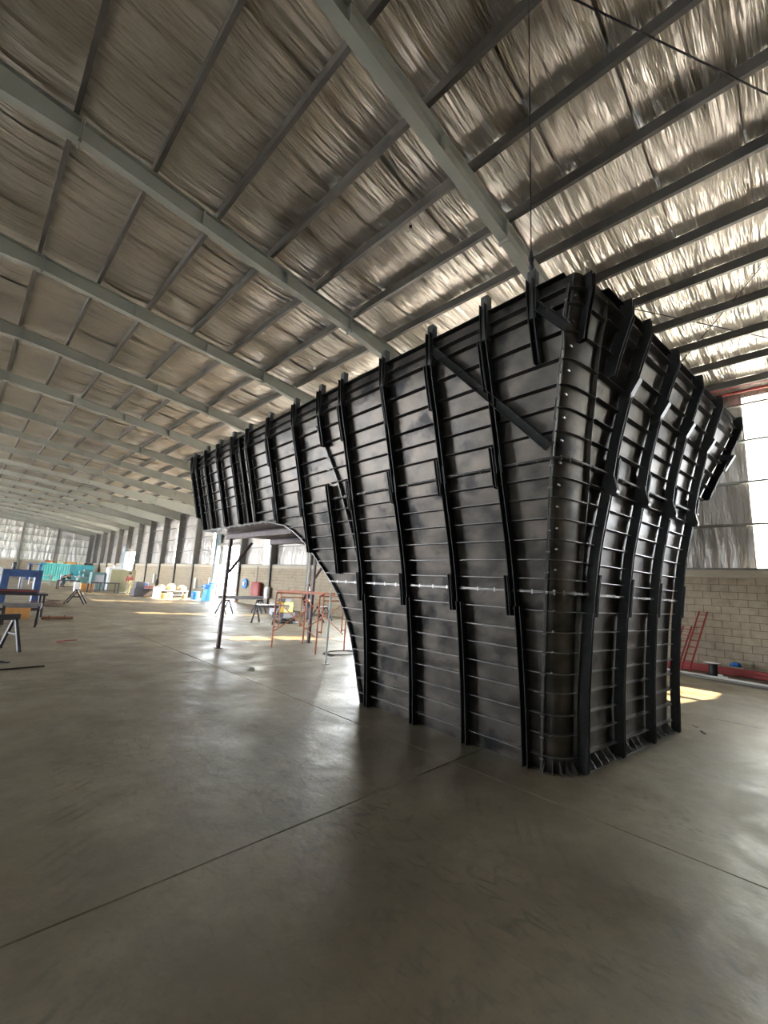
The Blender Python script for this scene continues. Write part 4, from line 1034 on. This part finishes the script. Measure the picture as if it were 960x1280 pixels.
# ---- work benches and machines along the right wall, far
def bench(base, rz, L_, D_, H_, label, mat='dark', group=None):
    r = empty('work_table', base, rz, label, 'table', group)
    sub(MB().box((0, 0, H_), (L_, D_, .08)), 'table_top', M[mat], r)
    for sx in (-1, 1):
        for sy in (-1, 1): sub(MB().box((sx * (L_/2 - .08), sy * (D_/2 - .06), H_/2 - .02), (.08, .08, H_ - .04)), 'leg', M[mat], r)
    sub(MB().box((0, 0, .2), (L_ - .2, .05, .05)), 'stretcher', M[mat], r); return r
bench((8.75, 41.0, 0), .05, 2.1, 1.0, .80, 'long dark work table in front of the olive sheet, far left')
bench((7.2, 46.4, 0), .0, 1.6, .9, .75, 'dark work table behind the white bin, far away')
for i in range(5): solo(MB().box((0, 0, .35), (.12, .12, .7)).box((0, 0, .72), (.2, .2, .04)), 'roller_stand', M['lightst'], (8.5 + .32 * i, 44.2, 0), ['leftmost', 'second', 'middle', 'fourth', 'rightmost'][i] + ' of the five small pale roller stands behind the long dark table', 'stand', 'roller stands')
solo(MB().box((0, 0, .33), (.9, .6, .62)).box((0, -.31, .33), (.5, .01, .3)), 'carton', M['ply'], (8.0, 43.1, 0), 'orange brown carton right of the white bin, far left', 'carton')
solo(MB().box((0, 0, .35), (.36, .36, .7)).box((0, 0, .72), (.44, .44, .04)), 'white_bin', M['cloth_white'], (7.2, 42.4, 0), 'white bin left of the orange brown carton', 'bin')
gm_ = empty('milling_machine', (8.9, 49.5, 0), 0, 'grey green upright machine tool before the container', 'machine')
sub(MB().box((0, 0, .5), (1.2, .9, 1.0)), 'base', M['green'], gm_, bevel=.03); sub(MB().box((.2, .1, 1.35), (.7, .6, .9)), 'column', M['green'], gm_, bevel=.03)
sub(MB().box((-.25, -.1, 1.5), (.5, .4, .3)), 'spindle_head', M['green'], gm_); sub(MB().box((-.2, -.1, 1.05), (1.1, .5, .08)), 'machine_table', M['lightst'], gm_)
wc = empty('machining_centre', (10.9, 47.6, 0), 0, 'tall white and grey machining cabinet near the wall, far left', 'machine')
sub(MB().box((0, 0, 1.05), (1.3, 1.2, 2.1)), 'body', M['white'], wc, bevel=.04); sub(MB().box((0, -.61, 1.25), (.8, .02, .9)), 'window', M['dark'], wc); sub(MB().box((.1, 0, 2.2), (.5, .6, .3)), 'top_unit', M['white'], wc)
gc = empty('machine_cabinet', (9.6, 47.9, 0), 0, 'grey green machine cabinet left of the tall white one', 'machine')
sub(MB().box((0, 0, .8), (1.1, .9, 1.6)), 'body', M['green'], gc, bevel=.03); sub(MB().box((.1, -.46, 1.0), (.7, .02, .7)), 'door', M['lightst'], gc)
solo(MB().box((0, 0, 1.0), (1.9, .06, 1.9)).bar((-.8, .3, 0), (-.8, .02, 1.6), .05, .05).bar((.8, .3, 0), (.8, .02, 1.6), .05, .05), 'welding_screen', M['olive'], (10.45, 42.6, 0), 'olive welding screen standing near the far doorway', 'screen')
tn = empty('tripod_stand', (10.2, 39.0, 0), 0, 'tan tripod stand left of the standing person', 'stand')
for a in (0, 2.1, 4.2): sub(MB().bar((0, 0, .9), (.35 * math.cos(a), .35 * math.sin(a), 0), .05, .05), 'leg', M['olive'], tn)
sub(MB().box((0, 0, 1.0), (.3, .2, .25)), 'head', M['olive'], tn)
wl_ = empty('welding_cart', (11.5, 40.2, 0), 0, 'blue and white welding cart right of the standing person', 'cart')
sub(MB().box((0, 0, .6), (.6, .8, .9)), 'body', M['lightst'], wl_, bevel=.03); sub(MB().box((0, -.41, .8), (.4, .02, .3)), 'panel', M['blue'], wl_)
for sx in (-.28, .28): sub(MB().lathe((sx, .2, .0), [(.1, 0), (.12, .05), (.1, .12)], 10), 'wheel', M['rubber'], wl_)
solo(MB().lathe((0, 0, 0), [(.12, 0), (.12, 1.15), (.06, 1.3), (.03, 1.38)], 12), 'gas_cylinder', M['dark'], (12.6, 40.5, 0), 'dark gas cylinder against the wall beyond the stacked profiles', 'cylinder')
# stacked machines and sacks: px 180..235
lt = empty('lathe_bench', (10.8, 36.9, 0), .1, 'dark lathe bed on a bench left of the sack heap', 'machine')
sub(MB().box((0, 0, .30), (2.0, .7, .6)), 'base', M['dark'], lt, bevel=.03); sub(MB().box((-.6, 0, .85), (.6, .5, .5)), 'headstock', M['dark'], lt); sub(MB().box((.3, 0, .72), (1.2, .25, .14)), 'bed', M['cloth_red'], lt)
tb = bench((12.3, 35.9, 0), .05, 2.3, .9, .55, 'pale blue low table carrying the beige sacks', 'lightst')
for i, (x, y, w_, h_, lb) in enumerate(((-.82, 0, .62, .40, 'beige sack at the left end of the low pale table'), (-.02, .1, .62, .50, 'beige sack in the middle of the low pale table, the tallest'), (.78, 0, .62, .40, 'beige sack at the right end of the low pale table'))):
    o = solo(MB().lathe((0, 0, 0), [(.30 * w_/.7, 0), (.40 * w_/.7, h_ * .3), (.36 * w_/.7, h_ * .7), (.12, h_)], 12), 'sack', M['sack'], (12.3 + x, 35.9 + y, .59), lb, 'sack', 'sacks on the low table', smooth=True)
solo(MB().box((0, 0, .42), (.45, .4, .84)), 'white_crate', M['cloth_white'], (10.95, 34.9, 0), 'white upright box in front of the sack table', 'box')
def barrel(base, r_, h_, mat, label, g_=None):
    t = empty('barrel', base, 0, label, 'barrel', g_)
    sub(MB().lathe((0, 0, 0), [(r_ * .95, 0), (r_, .03), (r_, h_ * .33), (r_ * 1.04, h_ * .35), (r_, h_ * .37), (r_, h_ * .66), (r_ * 1.04, h_ * .68), (r_, h_ * .7), (r_, h_ - .02), (r_ * .95, h_)], 16), 'body', mat, t, smooth=True)
    sub(MB().lathe((0, 0, h_ - .02), [(r_ * .9, 0), (r_ * .9, .012)], 16), 'lid', mat, t); return t
barrel((11.75, 34.5, 0), .19, .42, M['white'], 'small pale blue pail on the floor in front of the sack table', 'pails'); barrel((11.25, 34.3, 0), .18, .38, M['ply'], 'small orange brown pail left of the pale blue pail', 'pails')
barrel((12.85, 34.6, 0), .15, .34, M['olive'], 'small grey pail alone right of the sack table', 'pails')
barrel((13.3, 33.6, 0), .30, .62, M['brightblue'], 'bright blue drum left of the light blue machine by the doorway')
# light blue machine by the doorway
tm = empty('bench_grinder_pedestal', (13.75, 32.3, 0), .2, 'light blue pedestal machine standing beside the bright doorway', 'machine')
sub(MB().prism([(-.42, -.3, 0), (.42, -.3, 0), (.26, -.3, .85), (-.22, -.3, .85)], (0, .6, 0)), 'pedestal', M['teal'], tm, bevel=.02)
sub(MB().box((-.05, 0, 1.05), (.75, .45, .35)).box((.2, 0, 1.28), (.5, .4, .16)), 'head', M['brightblue'], tm, bevel=.03)
sub(MB().tube([(-.45, 0, 1.0), (-1.0, 0, 1.0)], .03, 8), 'arm', M['teal'], tm); sub(MB().tube([(-.1, 0, 1.2), (-.1, 0, 1.75)], .02, 6), 'lever', M['white'], tm)
# things hung on the wall
def hung(name, mb, mat, base, label, cat): return solo(mb, name, mat, (base[0] - .03, base[1], base[2]), label, cat)
hung('extinguisher_box', MB().box((0, 0, 0), (.14, .42, .92)), M['white'], (XW - .07, 39.2, 1.15), 'white box on the block wall left of the light blue machine', 'box')
hung('wall_box', MB().box((0, 0, 0), (.12, .5, .95)), M['white'], (XW - .06, 50.6, 1.25), 'white box on the block wall above the far lathe', 'box')
rt = empty('red_hose_cabinet', (XW - .24, 27.95, .62), 0, 'red rounded hose cabinet mounted on the block wall', 'cabinet')
sub(MB().lathe((0, 0, 0), [(.30, 0), (.36, .06), (.36, .90), (.30, 1.0)], 18), 'body', M['red'], rt, smooth=True).scale = (.6, 1.7, 1)
sub(MB().tube([(0, 0, 1.0), (0, 0, 2.1)], .03, 6), 'feed_pipe', M['column'], rt)
eb = empty('electric_box', (XW - .26, 26.35, .95), 0, 'pale grey electric box right of the red cabinet', 'box')
sub(MB().box((0, 0, 0), (.18, .42, .75)), 'body', M['white'], eb, bevel=.02); sub(MB().box((-.1, 0, 0), (.02, .34, .66)), 'door', M['lightst'], eb)
bd = empty('hose_reel', (XW - .12, 29.9, 1.45), 0, 'round bright blue hose reel hung on the block wall', 'reel')
def disc(r_, t, x): return MB().tube([(x - t, 0, 0), (x + t, 0, 0)], r_, 18)
sub(disc(.36, .05, 0), 'drum', M['brightblue'], bd); sub(disc(.15, .03, -.08), 'hub', M['white'], bd)
solo(MB().bar((0, 0, 0), (-.7, .9, 1.15), .06, .06), 'leaning_pole', M['orange'], (15.1, 30.2, 0.0), 'orange brown pole leaning beside the doorway', 'pole')
# yellow generator behind scaffold
ge = empty('welding_generator', (11.35, 17.9, 0), .4, 'yellow welding generator on a dark base behind the orange scaffold', 'generator')
sub(MB().box((0, 0, .58), (.75, .5, .48)), 'body', M['yellow'], ge, bevel=.03); sub(MB().box((0, 0, .22), (.95, .62, .24)), 'base_frame', M['dark'], ge)
sub(disc(.13, .02, 0), 'fan_grille', M['dark'], ge).location = (-.1, -.26, .6)
bpy.data.objects['fan_grille'].rotation_euler = (0, 0, PI / 2)
sub(MB().box((0, 0, .90), (.5, .4, .14)), 'top_cover', M['dark'], ge)
for sx in (-.35, .35): sub(MB().lathe((sx, -.3, 0), [(.1, 0), (.13, .05), (.1, .1)], 10), 'wheel', M['rubber'], ge)
solo(MB().lathe((0, 0, 0), [(.5, 0), (.52, .03), (.5, .09), (.34, .1), (.34, .02)], 20), 'hose_coil', M['rubber'], (10.7, 16.6, 0), 'black hose coil on the floor under the yellow generator', 'coil')
# outside the doorway
for i, y in enumerate((35.2, 37.4)):
    ob = empty('road_barrier', (18.2 + i * .8, y, -.06), .4, ['orange barrier outside the bright doorway, left one', 'orange barrier outside the bright doorway, right one'][i], 'barrier')
    sub(MB().box((0, 0, .75), (.3, 1.7, .35)), 'upper_rail', M['orange'], ob); sub(MB().box((0, 0, .3), (.3, 1.7, .25)), 'lower_rail', M['orange'], ob)
    for sy in (-.6, .6): sub(MB().box((0, sy, .5), (.12, .12, 1.0)), 'post', M['ply'], ob)

# ---- near right wall: ladders, red profiles, pipe, spool
def ladder(a, b, w_, n_, label):
    a, b = Vector(a), Vector(b); r = empty('ladder', a, 0, label, 'ladder', 'red ladders against the wall'); s_ = Vector((0, w_ / 2, 0))
    for q in (-1, 1): MB().tube([a + s_ * q, b + s_ * q], .022, 8).build('rail', M['red'], r)
    for i in range(n_):
        c = a.lerp(b, (i + .5) / n_); MB().tube([c - s_, c + s_], .014, 6).build('rung', M['red'], r)
ladder((14.3, 2.62, .03), (15.36, 2.28, 1.62), .19, 9, 'taller red narrow ladder leaning on the block wall beside the formwork')
ladder((14.45, 2.92, .03), (15.38, 2.68, 1.18), .20, 7, 'shorter red narrow ladder leaning behind the taller one')
for i, (x, z, y0) in enumerate(((15.30, .05, -1.0), (15.12, .05, -1.6), (15.22, .14, -.7))):
    solo(MB().span((-.04, 0, -.045), (.04, 5.2, -.036)).span((-.04, 0, .036), (.04, 5.2, .045)).span((-.006, 0, -.04), (.006, 5.2, .04)), 'red_beam', M['red'], (x, y0, z), ['long red steel profile lying on the floor closest to the block wall', 'long red steel profile lying on the floor furthest from the wall', 'long red steel profile lying on top of two others by the wall'][i], 'beam', 'red profiles by the wall')
solo(MB().tube([(0, 0, 0), (.9, 6.2, 0)], .045, 10), 'pale_pipe', M['white'], (13.25, -1.6, .045), 'long pale pipe lying on the floor in front of the red profiles', 'pipe', 'pale pipes on the floor', smooth=True)
solo(MB().tube([(0, 0, 0), (.75, 5.4, 0)], .035, 10), 'pale_pipe', M['column'], (13.1, -1.6, .035), 'thinner grey pipe lying beside the long pale pipe', 'pipe', 'pale pipes on the floor', smooth=True)
spl = empty('cable_spool', (14.45, 2.02, 0), 0, 'black cable spool standing by the block wall with a white lid', 'spool')
sub(MB().lathe((0, 0, 0), [(.17, 0), (.17, .03), (.095, .04), (.095, .30), (.17, .31), (.17, .33)], 18), 'spool_body', M['rubber'], spl, smooth=True)
sub(MB().lathe((-.03, 0, .33), [(.20, 0), (.20, .02)], 18), 'lid', M['cloth_white'], spl)
solo(MB().lathe((0, 0, 0), [(.12, 0), (.14, .03), (.10, .09), (.03, .11)], 9), 'blue_rag', M['brightblue'], (15.15, 1.62, .245), 'crumpled blue rag on the red profiles by the wall', 'rag')
solo(MB().box((0, 0, .03), (.12, .2, .06)).box((.03, .05, .075), (.07, .1, .03)), 'small_offcut', M['cloth_white'], (14.2, 1.80, 0), 'small pale offcut on the floor right of the spool', 'offcut')
for i, (x, y) in enumerate(((7.95, 1.28), (8.25, 1.42))):
    solo(MB().box((0, 0, .008), (.09, .03, .016)).box((.02, .012, .02), (.04, .025, .012)), 'wood_chip', M['sack'] if i else M['dark'], (x, y, 0), ['dark chip of steel on the floor at the formwork right foot', 'small wooden chip on the floor right of the formwork foot'][i], 'chip', rz=.6)
